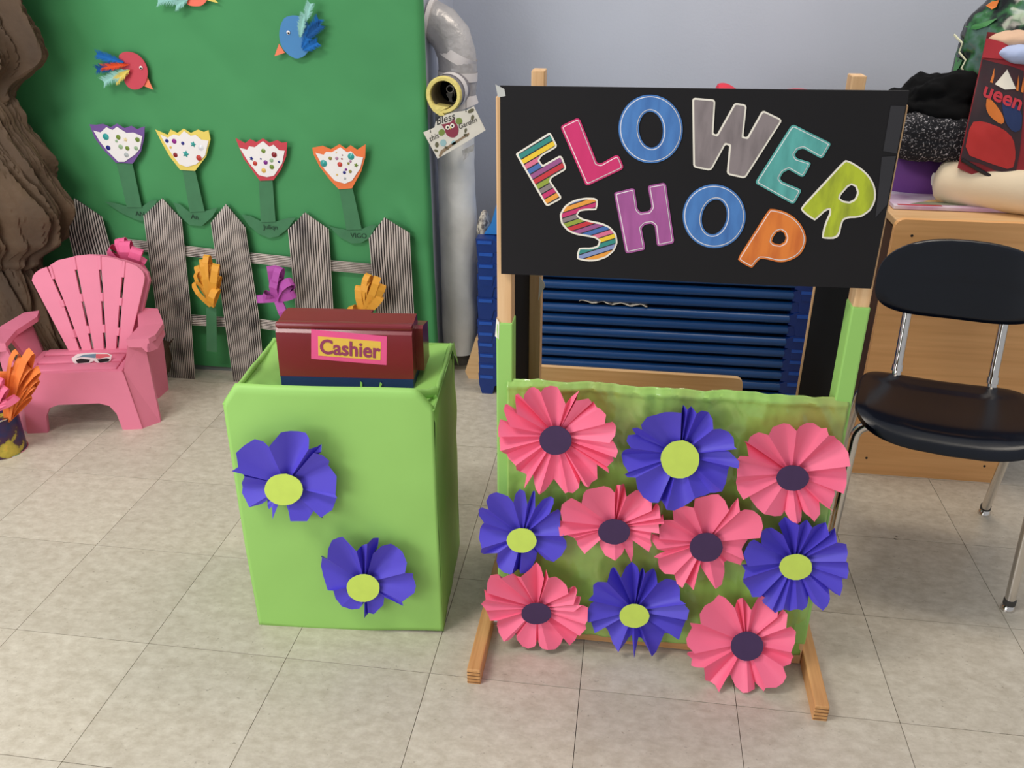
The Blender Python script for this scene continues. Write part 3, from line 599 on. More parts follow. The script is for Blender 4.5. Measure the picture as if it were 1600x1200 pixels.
# ================================================================== TULIPS AND BIRDS ON THE MURAL
YW = 2.578
GC = dict(teal=(60, 165, 160), green=(120, 145, 60), navy=(40, 44, 130), cream=(240, 222, 170), pale=(160, 190, 150), grey=(185, 190, 190), mag=(150, 40, 140), white=(235, 235, 240), gold=(232, 190, 100), dred=(140, 36, 44), red=(200, 70, 60), pur=(130, 40, 140), olive=(150, 140, 70), mauve=(180, 130, 160))
def gem(parent, c, r, col, Yq, idx):
    mt = plain('gem_'+col, GC[col], .15)
    c3 = PY(c[0], c[1], Yq); mb = MB(); n = 5 if idx % 4 == 3 else 12
    vs = []
    for k in range(n*(2 if n == 5 else 1)):
        m_ = n*(2 if n == 5 else 1); a = 2*PI*k/m_; rr = r*(.55 if (n == 5 and k % 2) else 1)
        vs.append(c3+Vector((math.cos(a)*rr, 0, math.sin(a)*rr)))
    vs.append(c3+Vector((0, -.45*r, 0))); m_ = len(vs)-1
    mb.add(vs, [(k, (k+1) % m_, m_) for k in range(m_)]); mb.build('gem', mt, parent)
def tulip(label, org, s, head, white, stem, leaf, gems, col, word, wpos, wrot):
    P_ = lambda p, d=0: [PY(org[0]+x/s, org[1]+y/s, YW-d) for x, y in p]
    t0 = thing('paper_tulip', label, 'paper tulip', P_(leaf)[len(leaf)//2], 'tulips on the green backdrop')
    MB().prism(P_(leaf), (0, .0012, 0)).build('leaf', M['stemgreen'], t0)
    MB().prism(P_(stem, .004), (0, .0012, 0)).build('stem', M['stemgreen'], t0)
    h = MB().prism(P_(head, .008), (0, .002, 0)).build('flower_head', col, t0)
    wp = MB().prism(P_(white, .0105), (0, .001, 0)).build('white_paper', M['white'], h)
    for i, (x, y, r, c) in enumerate(gems): gem(h, (org[0]+x/s, org[1]+y/s), r/s*.00183, c, YW-.011, i)
    if word:
        o3 = P_([wpos], .002)[0]
        lettering(t0, word, .022, o3, Vector((math.cos(wrot), 0, math.sin(wrot))), Vector((-math.sin(wrot), 0, math.cos(wrot))), M['ink'], 'handwriting')
PURC = plain('purple_card', (116, 78, 152)); YELC = plain('yellow_card', (240, 214, 100)); REDC = plain('red_card', (205, 58, 72)); ORGC = plain('orange_card', (244, 122, 60))
tulip('purple edged tulip with gems, leftmost on the green backdrop', (130, 180), 6.667, [(65,95),(130,100),(205,90),(285,125),(350,88),(430,135),(500,110),(560,145),(640,115),(635,230),(600,380),(515,505),(340,495),(210,360),(120,240)], [(105,160),(180,180),(240,125),(305,155),(350,120),(450,185),(520,180),(615,220),(590,350),(540,410),(430,485),(365,485),(250,370),(170,270)], [(345,490),(510,495),(610,960),(455,960)], [(225,900),(330,915),(440,945),(610,955),(700,890),(770,885),(720,1000),(640,1105),(560,1090),(420,1030),(320,970)], [(235,225,38,'teal'),(365,230,28,'green'),(260,340,28,'navy'),(440,255,28,'cream'),(565,255,28,'green'),(460,345,26,'green'),(390,330,28,'pale'),(345,270,22,'pale'),(450,415,28,'grey'),(550,345,25,'pale')], PURC, 'AN', (590, 1030), -.05)
tulip('yellow edged tulip with gems, second from the left', (130, 180), 6.667, [(750,150),(880,205),(910,150),(980,185),(1045,140),(1120,185),(1195,150),(1255,175),(1305,155),(1325,250),(1280,430),(1165,580),(1010,570),(900,430),(820,290)], [(800,200),(880,235),(940,200),(1000,215),(1050,165),(1120,215),(1170,205),(1230,255),(1305,265),(1270,420),(1180,510),(1080,540),(1000,510),(920,400),(840,270)], [(1035,575),(1165,575),(1265,1000),(1110,1010)], [(940,910),(1010,930),(1110,1010),(1265,1000),(1400,960),(1345,1060),(1235,1155),(1110,1145),(1000,1050)], [(872,268,22,'navy'),(948,272,28,'mag'),(1037,293,20,'navy'),(1145,303,35,'teal'),(1225,340,32,'white'),(910,335,15,'gold'),(960,415,27,'dred'),(1068,405,42,'teal'),(1205,445,33,'red')], YELC, 'An', (1160, 1062), -.1)
tulip('red edged tulip with gems, third from the left', (360, 200), 6.317, [(50,100),(145,150),(195,110),(255,140),(320,103),(385,145),(460,120),(505,145),(560,140),(550,280),(500,410),(425,515),(290,520),(240,450),(130,300)], [(90,195),(165,215),(185,180),(240,190),(320,130),(385,185),(425,165),(480,220),(535,225),(510,350),(430,470),(360,485),(280,465),(180,340)], [(280,505),(415,505),(445,925),(300,930)], [(110,855),(200,870),(300,920),(445,925),(560,890),(645,885),(570,990),(470,1070),(380,1085),(270,1040),(180,960)], [(325,227,24,'green'),(432,265,30,'dred'),(243,350,25,'red'),(208,302,24,'navy'),(300,305,10,'navy'),(347,340,24,'pur'),(405,320,22,'pale'),(478,335,17,'navy'),(408,385,26,'green'),(328,420,26,'gold')], REDC, 'Juliqn', (395, 980), 0)
tulip('orange edged tulip with gems, rightmost on the green backdrop', (360, 200), 6.317, [(808,195),(910,175),(990,210),(1075,160),(1140,205),(1185,170),(1250,215),(1335,160),(1330,290),(1290,430),(1200,595),(1070,605),(980,510),(880,380),(820,260)], [(840,245),(920,265),(945,235),(1000,240),(1085,190),(1150,240),(1190,230),(1240,280),(1310,290),(1280,400),(1200,520),(1130,550),(1030,520),(930,410)], [(1070,590),(1205,590),(1295,1000),(1145,1005)], [(950,960),(1030,985),(1145,1005),(1290,1000),(1400,955),(1440,960),(1380,1080),(1290,1135),(1200,1140),(1080,1080),(1000,1000)], [(920,350,38,'teal'),(985,300,20,'olive'),(1050,300,18,'mauve'),(1105,268,10,'dred'),(1100,305,10,'dred'),(1190,282,36,'teal'),(1080,360,27,'red'),(1240,368,26,'green'),(1125,440,18,'navy'),(1140,410,14,'pur'),(1183,430,18,'olive'),(1052,462,14,'gold'),(1130,498,14,'grey'),(1165,350,14,'olive'),(1185,330,14,'mauve'),(1045,243,10,'gold')], ORGC, 'VIGO', (1265, 1065), 0)
# feathers: tapered quill with soft barbs
def feather(parent, base, tip, wpx, col, seed, Yq):
    rnd = random.Random(seed); b3, t3 = PY(*base, Yq), PY(*tip, Yq); a = t3-b3; L_ = a.length; ax = a.normalized(); sd = ax.cross(Vector((0, -1, 0)))
    mb = MB(); n = 70
    for i in range(n):
        t = i/n; o_ = b3+a*t+Vector((0, -.004*math.sin(t*PI), 0)); wid = wpx*.00183*(math.sin(min(1, t*1.5+.15)*PI*.62))
        for s in (-1, 1):
            d = (sd*s*rnd.uniform(.7, 1.1)+ax*rnd.uniform(.5, .9)).normalized()*wid*rnd.uniform(.75, 1.15)+Vector((0, -rnd.uniform(0, .006), 0))
            hw = ax*.0022
            mb.add([o_-hw, o_+hw, o_+d+hw*.5], [(0, 1, 2)])
    mb.tube([b3, t3], .0006, 5); return mb.build('feather', col, parent)
FB = plain('blue_feather', (24, 110, 190), .9); FO = plain('orange_feather', (235, 84, 44), .9); FY = plain('yellow_feather', (240, 216, 110), .9); FT = plain('pale_aqua_feather', (160, 214, 204), .9); FD = plain('deep_blue_feather', (16, 84, 150), .9)
def bird(label, org, s, body, beak, eye, col, bcol, feathers):
    P_ = lambda p, d=0: [PY(org[0]+x/s, org[1]+y/s, YW-d) for x, y in p]
    c = P_([(sum(p[0] for p in body)/len(body), sum(p[1] for p in body)/len(body))])[0]
    t0 = thing('paper_bird', label, 'paper bird', c, 'birds on the green backdrop')
    MB().prism(P_(beak, .002), (0, .001, 0)).build('beak', bcol, t0)
    MB().prism(P_(body, .006), (0, .002, 0)).build('body', col, t0)
    if eye:
        e3 = P_([eye], .008)[0]
        e_ = MB().ellipsoid(e3, (.0055, .003, .0055), 14, 8).build('googly_eye', M['white'], t0, smooth=True)
        MB().ellipsoid(e3+Vector((.0008, -.0025, -.0015)), (.0028, .0016, .0028), 10, 6).build('pupil', M['blackink'], e_, smooth=True)
    for k, (b_, t_, w_, fc) in enumerate(feathers): feather(t0, (org[0]+b_[0]/s, org[1]+b_[1]/s), (org[0]+t_[0]/s, org[1]+t_[1]/s), w_, fc, k+len(label), YW-.009-.002*k)
bird('red paper bird with blue, orange and yellow feathers', (140, 60), 13.333, chaikin([(600,370),(650,310),(740,275),(880,285),(1010,340),(1120,450),(1190,580),(1215,720),(1190,860),(1130,990),(1020,1060),(900,1070),(790,1010),(720,900),(690,720),(640,520)]), [(1200,800),(1325,1070),(1110,985)], (1070,610), plain('crimson_card', (206, 62, 80)), plain('coral_card', (250, 130, 90)), [((700,490),(170,330),11,FB),((720,540),(160,640),11,FD),((800,540),(270,600),8,FO),((820,660),(300,900),12,FT),((830,660),(560,880),9,FY)])
bird('blue paper bird with blue and pale feathers', (420, 0), 12, chaikin([(300,320),(480,280),(640,330),(740,450),(800,620),(800,800),(760,940),(660,1060),(520,1110),(380,1040),(270,930),(210,800),(190,620),(230,440)]), [(190,820),(300,990),(105,1055)], (365,610), plain('sky_blue_card', (66, 134, 192)), plain('coral_card', (250, 130, 90)), [((620,900),(930,370),12,FB),((640,940),(900,800),10,FB),((700,700),(960,480),11,FD),((590,700),(660,280),9,FT),((700,400),(780,80),9,FT)])
bird('orange paper bird at the very top of the green backdrop', (240, 0), 13.333, chaikin([(690,90),(780,125),(900,132),(1000,120),(1090,40),(1150,-80),(1150,-250),(1000,-380),(820,-380),(700,-250),(680,-60)]), [(1120,10),(1350,65),(1170,-120)], None, plain('salmon_card', (250, 116, 90)), YELC, [((720,-60),(100,10),12,FT),((720,-20),(480,110),10,FT),((740,-120),(250,-220),12,FB)])

# ================================================================== PINK CHAIR
ang = .225; CO = Vector((-1.625, 2.135, 0)); cx_ = Vector((math.cos(ang), math.sin(ang), 0)); cy_ = Vector((-math.sin(ang), math.cos(ang), 0))
def CL(x, y, z): return CO+cx_*x+cy_*y+Vector((0, 0, z))
RC = Matrix((cx_, cy_, Vector((0, 0, 1)))).transposed()
pc = thing('pink_garden_chair', 'small pink plastic slatted garden chair', 'chair', CL(0, .13, 0))
b0 = CL(0, .135, .205); b1 = CL(0, .255, .50); bn_ = (b1-b0).cross(cx_).normalized()
if bn_.y > 0: bn_ = -bn_
pz = lambda p, d=0: [PP(x/3.333, 380+y/3.333, b0, bn_)+bn_*d for x, y in p]
slats = [
 [(163,195),(168,172),(182,152),(205,135),(243,120),(275,188),(325,300),(428,588),(372,592)],
 [(258,113),(300,86),(378,69),(392,140),(418,262),(483,575),(435,584),(331,300),(284,188)],
 [(392,67),(450,60),(514,63),(517,140),(527,262),(543,572),(492,576),(426,262),(401,140)],
 [(527,66),(590,75),(640,90),(636,180),(626,282),(603,585),(552,575),(536,262),(526,140)],
 [(654,94),(710,115),(745,145),(756,175),(752,205),(735,280),(690,470),(662,592),(612,586),(635,282),(645,180)]]
for sl in slats: MB().prism(pz(inset(sl, 2.6)), -bn_*.010).build('back_slat', M['chair_pink'], pc)
for (xs, ys) in (((262, 118), (282, 186)), ((385, 70), (396, 138)), ((520, 66), (522, 138)), ((648, 94), (642, 178)), ((319, 297), (331, 330)), ((420, 264), (428, 304)), ((530, 258), (532, 302)), ((633, 285), (628, 325)), ((376, 450), (388, 492)), ((457, 430), (464, 470)), ((540, 424), (543, 466)), ((620, 440), (614, 482)), ((425, 572), (436, 606)), ((484, 566), (492, 606)), ((545, 566), (551, 606)), ((604, 580), (612, 606))):
    a, b_ = pz([xs, ys], -.004); m_ = (a+b_)/2; d = (b_-a); 
    MB().tube([a, b_], .0075, 6).build('bridge', M['chair_pink'], pc)
MB().prism(pz([(300,590),(372,570),(690,570),(700,640),(300,650)], -.012), -bn_*.018).build('back_base', M['chair_pink'], pc)
MB().prism(pz([(160,190),(180,150),(258,108),(378,62),(450,54),(520,56),(645,84),(712,108),(756,145),(766,190),(700,470),(670,600),(640,600),(690,400),(738,210),(640,110),(450,78),(260,132),(190,190),(400,600),(365,600)], -.024), -bn_*.016).build('back_rim', M['chair_pink'], pc)
def cbox(name, c, d, bev=.006, rot=None, parent=None): return MB().box(CL(*c), d, rot=RC @ (rot or Matrix.Identity(3)), bev=bev).build(name, M['chair_pink'], parent or pc, smooth=True, angle=35)
cbox('seat_slat', (0, .030, .199), (.25, .048, .014), .005); cbox('seat_slat', (0, .085, .202), (.25, .048, .014), .005); cbox('seat_slat', (0, .135, .205), (.25, .040, .014), .005)
for x in (-.105, -.0, .105): cbox('seat_rib', (x, .08, .192), (.05, .14, .012), .003)
for x in (-.137, .137): cbox('seat_edge', (x, .085, .188), (.022, .16, .034))
ar = [(-.172, 0), (-.150, .192), (-.146, .203), (.146, .203), (.150, .192), (.172, 0), (.112, 0), (.104, .06), (.088, .088), (.06, .098), (-.06, .098), (-.088, .088), (-.104, .06), (-.112, 0)]
MB().prism([CL(x, -.012+.02*(1-z/.2)*0, z) for x, z in ar], cy_*.016).build('front_leg_frame', M['chair_pink'], pc)
for s in (-1, 1):
    MB().prism([CL(s*x, y, z) for x, y, z in [(.150, -.006, .20), (.172, -.006, 0), (.214, .03, 0), (.214, .03, .29), (.176, .006, .29)]], cy_*.012+cx_*0).build('front_leg', M['chair_pink'], pc)
    MB().prism([CL(s*x, y, z) for x, y, z in [(.158, .09, .20), (.195, .085, .29), (.195, .23, .29), (.165, .265, 0), (.15, .20, 0), (.145, .16, .17)]], cx_*s*.012).build('rear_leg', M['chair_pink'], pc)
    am = MB().prism([CL(s*x, y, z) for x, y, z in [(.172, .004, .298), (.236, .006, .298), (.250, .03, .300), (.246, .13, .298), (.205, .225, .31), (.158, .225, .315), (.152, .19, .308), (.180, .10, .300)]], (0, 0, -.016)).build('arm', M['chair_pink'], pc)
    MB().prism([CL(s*x, y, z) for x, y, z in [(.172, .004, .298), (.236, .006, .298), (.234, .006, .255), (.222, .006, .255), (.212, .005, .270), (.174, .004, .272)]], cy_*.010).build('arm_lip', M['chair_pink'], pc)
    MB().prism([CL(s*x, y, z) for x, y, z in [(.236, .006, .298), (.250, .03, .298), (.246, .13, .298), (.205, .225, .31), (.205, .225, .275), (.246, .13, .260), (.25, .03, .255), (.234, .006, .255)]], -cx_*s*.008).build('arm_side', M['chair_pink'], pc)
# sunglasses on the seat
sgz = thing('sunglasses', 'white patterned child sunglasses lying on the pink chair seat', 'sunglasses', CL(.02, .058, .214))
g0 = CL(.0, .058, .214); gpl = cy_
G = lambda p, d=0: [PP(x/3.333, 380+y/3.333, g0, gpl)-cy_*d for x, y in p]
MB().prism(G([(372,600),(400,580),(480,572),(555,575),(582,585),(575,612),(545,626),(510,626),(490,612),(465,624),(400,630),(382,622)]), cy_*.004).build('frame', M['white'], sgz)
MB().prism(G([(395,610),(420,600),(470,606),(462,620),(405,625)], .0006), cy_*.0005).build('lens', M['blackink'], sgz)
MB().prism(G([(505,606),(555,598),(572,602),(565,615),(520,622)], .0006), cy_*.0005).build('lens', M['blackink'], sgz)
MB().prism(G([(400,595),(440,580),(500,576),(498,598),(440,592)], .0006), cy_*.0005).build('patterned_brow', plain('teal_print', (110, 150, 170)), sgz)
MB().prism(G([(500,577),(560,577),(575,588),(520,600),(500,598)], .0006), cy_*.0005).build('patterned_brow', plain('coral_print', (232, 110, 120)), sgz)

# ================================================================== PAINTED TIN WITH PAPER FLOWERS
tc_ = Vector((-1.803, 1.985, 0)); tn = thing('painted_tin', 'tin can painted in dark purple, blue and yellow splashes', 'tin', tc_)
m, nt, b = newmat('splash_paint'); N = nt.nodes; L = nt.links
tx = N.new('ShaderNodeTexCoord'); nz = N.new('ShaderNodeTexNoise'); nz.inputs['Scale'].default_value = 16; nz.inputs['Detail'].default_value = 4; L.new(tx.outputs['Object'], nz.inputs['Vector'])
rp = N.new('ShaderNodeValToRGB'); rp.color_ramp.interpolation = 'LINEAR'; el = rp.color_ramp.elements
for i, (p_, c) in enumerate([(.36, (28, 40, 92)), (.46, (64, 34, 78)), (.53, (74, 40, 60)), (.56, (176, 156, 58)), (.64, (206, 180, 70)), (.7, (236, 140, 50))]):
    x = el[i] if i < 2 else el.new(p_)
    x.position = p_; x.color = (*lin(c), 1)
L.new(nz.outputs['Fac'], rp.inputs[0]); L.new(rp.outputs[0], b.inputs['Base Color']); b.inputs['Roughness'].default_value = .3
MB().tube([tc_+Vector((0, 0, z)) for z in (.001, .125)], .068, 32, caps=True).build('can_body', m, tn, smooth=True, angle=60)
for z in (.003, .124): MB().tube([tc_+Vector((math.cos(a)*.069, math.sin(a)*.069, z)) for a in [2*PI*i/32 for i in range(33)]], .0025, 6).build('rim', M['chrome'], tn, smooth=True)
ob = bunch('looped_paper_bouquet', 'bunch of orange looped paper flowers standing in the painted tin', (14, 652), [(27, 549), (50, 548), (46, 573, 15, 630), (62, 577, 18, 630), (59, 590, 20, 640), (24, 575, 12, 640), (42, 600, 14, 650), (48, 616, 12, 655), (14, 602), (36, 560, 16, 610), (8, 580), (52, 600, 16, 645), (30, 590, 10, 640)], .023, ORNG, 1.975, None, None, depth=.02)
bunch('looped_paper_bouquet', 'bunch of pink looped paper flowers at the left side of the tin', (-8, 640), [(9, 604), (27, 620), (2, 590), (14, 628), (-6, 600), (-10, 570)], .018, plain('candy_pink_paper', (244, 112, 150)), 1.93, None, None, depth=.02)

# ================================================================== PIPE
px0, py0 = -.576, 2.80
pp = thing('insulated_pipe', 'white wrapped vertical pipe with taped elbow beside the green backdrop', 'pipe', (px0, py0, 0))
MB().grid(lambda u, v: Vector((px0+math.cos(2*PI*u)*(.060+.004*fbm((math.cos(2*PI*u), math.sin(2*PI*u), v*5), 1.5, 3)+.003*abs(math.sin(v*9))), py0+math.sin(2*PI*u)*(.060+.003*fbm((u*3, v*6, 2), 2, 3)), .05+v*.89)), 40, 70, True).build('pipe_jacket', M['insul'], pp, smooth=True, angle=50)
MB().tube([(px0, py0, 0), (px0, py0, .06)], .045, 20).build('bare_pipe', plain('dull_pipe', (96, 90, 84)), pp, smooth=True)
MB().tube([(px0, py0, .0005), (px0, py0, .006)], .075, 24).build('floor_flange', plain('brass_flange', (150, 140, 118)), pp, smooth=True)
el_ = [(px0+.012, py0, .93), (px0+.014, py0, 1.00), (px0+.012, py0, 1.045), (px0-.004, py0, 1.095), (px0-.035, py0, 1.13), (px0-.060, py0, 1.143), (px0-.076, py0, 1.146)]
MB().tube(el_, [.058, .060, .060, .062, .061, .059, .058], 24).build('elbow', M['silver'], pp, smooth=True)
MB().tube([(px0-.062, py0, 1.145), (px0-.074, py0, 1.148)], [.064, .064], 24).build('elbow_collar', M['whitetape'], pp, smooth=True)
def band(z, w_, rot, mt, nm, r=.0625): 
    c = Vector((px0+.013, py0, z)); ax = Vector((math.sin(rot), 0, math.cos(rot))); MB().tube([c-ax*w_/2, c+ax*w_/2], r, 24, caps=False).build(nm, mt, pp, smooth=True)
band(1.045, .03, .5, M['whitetape'], 'white_tape_band', .0632); band(.985, .026, .05, M['whitetape'], 'white_tape_band'); band(.90, .03, -.3, M['whitetape'], 'white_tape_band', .0622)
tb = PY(733, 128, 2.76); sxp, szp = px0+.008, .952
MB().tube([(sxp, 2.76, szp), (sxp, 2.615, szp)], .052, 28, caps=False).build('branch_jacket', plain('grey_wrap', (128, 122, 128), .4), pp, smooth=True)
MB().tube([(sxp, 2.712, szp), (sxp, 2.662, szp)], .0535, 28, caps=False).build('white_tape_band', M['whitetape'], pp, smooth=True)
mb = MB(); n = 30; prof2 = [(.053, 2.62), (.0535, 2.607), (.050, 2.602), (.041, 2.603), (.039, 2.62)]
mb.grid(lambda u, v: Vector((sxp+math.cos(2*PI*u)*prof2[round(v*4)][0], prof2[round(v*4)][1], szp+math.sin(2*PI*u)*prof2[round(v*4)][0])), n, 5, True); mb.build('foam_rim', M['foam'], pp, smooth=True, angle=60)
MB().tube([(sxp, 2.615, szp), (sxp, 2.75, szp)], .039, 24, caps=False).build('foam_bore', M['foaminner'], pp, smooth=True)
MB().prism([(sxp+math.cos(a)*r, 2.601, szp+math.sin(a)*r) for a, r in [(3.7, .052), (4.1, .056), (4.5, .060), (4.75, .057), (4.5, .045), (5.1, .037), (4.6, .032), (4.0, .038)]], (0, .05, 0)).build('foam_flap', M['foam'], pp)
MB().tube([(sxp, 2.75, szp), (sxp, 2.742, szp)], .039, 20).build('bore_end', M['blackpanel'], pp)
MB().tube([(sxp, 2.742, szp+.005), (sxp, 2.70, szp+.005)], .012, 16).build('inner_pipe', plain('pipe_end', (190, 186, 180), .35), pp)
MB().tube([(sxp, 2.70, szp+.005), (sxp, 2.698, szp+.005)], .0085, 14).build('inner_bore', M['blackpanel'], pp)
MB().prism([PY(x, y, 2.735) for x, y in [(722, 235), (741, 225), (740, 236), (733, 238), (732, 243), (724, 252)]], (0, .002, 0)).build('tape_tail', M['silver'], pp)
# owl plaque
YQ = 2.585; K = lambda p, d=0: [PY(620+x/4, y/4, YQ-d) for x, y in p]
ow = thing('owl_plaque', 'small painted plaque with a red owl hanging from the pipe', 'plaque', K([(360, 840)])[0])
pk = MB().prism(K([(165,828),(235,797),(243,762),(270,735),(310,716),(350,705),(430,692),(480,665),(553,815),(405,905),(255,992)]), (0, .006, 0)).build('board', plain('plaque_cream', (222, 216, 204), scale=(30, 30, 30)), ow)
OW = plain('owl_red', (140, 44, 66)); LG = plain('leaf_green', (120, 140, 60)); BR = plain('branch_brown', (140, 118, 92)); DL = plain('dark_leaf', (96, 92, 66)); AQ = plain('aqua_flower', (150, 186, 190))
def art(p, mt, d=.001, nm='painted_detail'): return MB().prism(K(p, d), (0, .0006, 0)).build(nm, mt, ow)
art([(262,975),(275,940),(330,905),(400,860),(450,828),(452,842),(400,876),(330,925),(290,955),(270,985)], BR, nm='painted_branch')
art(chaikin([(300,800),(310,770),(345,762),(372,770),(388,810),(380,845),(355,862),(325,855),(305,835)]), OW, .0012, 'painted_owl')
art([(278,778),(312,772),(320,800),(300,808)], OW, .0013, 'painted_owl_ear'); art([(335,768),(355,738),(368,775)], OW, .0013, 'painted_owl_ear')
for ex_, ey_ in ((318, 796), (346, 786)):
    art(ell(ex_, ey_, 14, 15, 0, 14), M['cream'], .002, 'painted_owl_eye'); art(ell(ex_, ey_, 6, 7, 0, 10), M['blackink'], .0028, 'painted_owl_pupil')
art([(330,795),(340,793),(337,812)], YELC, .002, 'painted_owl_beak')
for p in (ell(388, 757, 22, 22, 0, 9), ell(280, 828, 20, 22, .5, 9)): art(p, LG, nm='painted_leaf')
for p in (ell(463, 693, 22, 12, -.5, 10), ell(473, 735, 10, 18, .2, 10), ell(250, 905, 12, 18, 0, 8), ell(312, 925, 16, 10, .4, 8), ell(432, 845, 16, 10, .3, 8), ell(430, 815, 8, 16, .2, 8), ell(245, 942, 14, 8, .4, 8)): art(p, DL, nm='painted_leaf')
for p in (ell(290, 893, 20, 22, 0, 12), ell(355, 893, 15, 15, 0, 12)): art(p, AQ, nm='painted_bloom')
def wr(word, c, size, rot):
    o3 = K([c], .0015)[0]; lettering(ow, word, size, o3, Vector((math.cos(rot), 0, math.sin(rot))), Vector((-math.sin(rot), 0, math.cos(rot))), M['blackink'], 'painted_word', shear=.3)
wr('Bless', (300, 745), .030, .32); wr('this', (229, 860), .022, .45); wr('Garden', (440, 772), .020, .40)
for hx, hy, ty in ((210, 825, 690), (432, 697, 590)):
    a = K([(hx, hy)], .001)[0]; MB().tube([a+Vector((0, -.0006, 0)), a+Vector((0, .001, 0))], .0016, 8).build('string_hole', M['blackink'], ow)
    MB().tube([a, a+Vector((0, .004, .02)), PY(620+hx/4+ (2 if hx < 300 else 0), ty/4, 2.60)], .0008, 5).build('string', M['blackink'], ow)

# ================================================================== STACK OF BLUE COTS
CX0, CX1, CYF = -.468, .572, 2.555
def make_cot():
    t0 = thing('stacking_cot', '', 'cot', (0, 0, 0), 'stacked blue cots')
    for y in (CYF+.012, CYF+.56):
        MB().tube([(CX0+.07, y, .0), (CX1-.07, y, .0)], .0145, 12).build('side_tube', M['cottube'], t0, smooth=True)
    for xa, s in ((CX0, 1), (CX1, -1)):
        for y, q in ((CYF, 1), (CYF+.572, -1)):
            mb = MB()
            mb.prism([(xa, y, .024), (xa+s*.052, y, .024), (xa+s*.072, y, .014), (xa+s*.072, y, -.015), (xa+s*.054, y, -.019), (xa+s*.046, y, -.052), (xa+s*.012, y, -.052), (xa+s*.003, y, -.019)], (0, q*.05, 0))
            lg = mb.build('corner_leg', M['cot'], t0)
            MB().prism([(xa+s*.006, y-q*.003, .018), (xa+s*.05, y-q*.003, .018), (xa+s*.05, y-q*.003, .008), (xa+s*.006, y-q*.003, .008)], (0, q*.004, 0)).build('corner_rib', plain('cot_rib', (30, 82, 176), .35), lg)
        MB().tube([(xa+s*.02, CYF+.04, 0), (xa+s*.02, CYF+.53, 0)], .016, 10).build('end_bar', M['cot'], t0, smooth=True)
    MB().grid(lambda u, v: Vector((CX0+.05+(CX1-CX0-.1)*u, CYF+.014+.544*v, .006-.004*math.sin(v*PI))), 6, 6).build('sleeping_sheet', plain('dark_blue_mesh', (16, 40, 84), .7), t0, solid=.002)
    return t0
cot0 = make_cot(); NC = 13
words = ['bottom', 'second', 'third', 'fourth', 'fifth', 'sixth', 'seventh', 'eighth', 'ninth', 'tenth', 'eleventh', 'twelfth', 'top']
for k in range(NC):
    if k == 0: r_ = cot0
    else:
        r_ = cot0.copy(); COL.objects.link(r_)
        for ch in list(cot0.children):
            c = ch.copy(); COL.objects.link(c); c.parent = r_
            for g in ch.children:
                d = g.copy(); COL.objects.link(d); d.parent = c
    r_.location = (random.uniform(-.002, .002), random.uniform(-.003, .003), .0535+.0383*k)
    r_['label'] = 'blue stacking cot, %s of the stack behind the stall' % (words[k] if k in (0, 12) else words[k]+' from the bottom')
# things on and around the cots
ZT = .0535+.0383*12+.026
tag(MB().prism([Vector((-.452, 2.60, ZT)), Vector((-.20, 2.60, ZT)), Vector((-.20, 2.60, ZT+.15)), Vector((-.402, 2.60, ZT+.13)), Vector((-.43, 2.60, ZT+.03))], (0, .34, 0)).build('blue_tray', M['skyblue']), 'light blue plastic tray on top of the cot stack', 'tray')
def crumple(c, r, seed, k=.25, sc_=9): return MB().ellipsoid(c, r, 40, 26, lambda q, d: q+d*(k*min(r)*fbm(q+Vector((seed, 0, 0)), sc_, 3)))
patt = mat('patterned_cloth', (206, 196, 180), .8, scale=(70, 70, 70), c2=(104, 96, 92), lo=.4, hi=.55)
tag(crumple(PY(757, 352, 2.70)+Vector((0, 0, 0)), (.02, .05, .048), 2, .3, 20).build('patterned_cloth', patt, smooth=True, angle=50), 'crumpled patterned cloth hanging beside the cot stack', 'cloth')
for i, (a, b_, z0, lab) in enumerate([((905, 470), (1012, 478), 0, 'patterned sheet edge poking out between cots on the left'), ((1005, 452), (1075, 456), 0, 'pale sheet edge poking out just below the shop sign')]):
    p, q = PY(*a, CYF+.004), PY(*b_, CYF+.004)
    tag(MB().grid(lambda u, v: p.lerp(q, u)+Vector((0, -.004+.05*v, .004*math.sin(u*23)*(1-v)+.002*fbm((u*8, v, i), 2, 2))), 50, 4).build('sheet_edge', patt, smooth=True, solid=.0015), lab, 'sheet')
rb = PY(1125, 160, 2.75); 
tag(MB().grid(lambda u, v: Vector((rb.x-.03+.30*u, 2.70+.14*v, .938+.034*min(1, max(0, (u-.03)/.05))*math.exp(-(max(0, u-.12)/.16)**2)+.022*math.exp(-((u-.85)/.3)**2)+.006-.03*(2*v-1)**2)), 40, 14).build('red_cloth', plain('red_fabric', (222, 48, 72), .7), smooth=True, solid=.006), 'red cloth on the storage carton, peeking over the black sign', 'cloth')
tag(MB().box((rb.x+.12, 2.80, (ZT+.905)/2+.005), (.36, .26, .905-ZT), bev=.006).build('storage_carton', M['kraft']), 'brown storage carton on the cots hidden behind the black sign', 'carton')
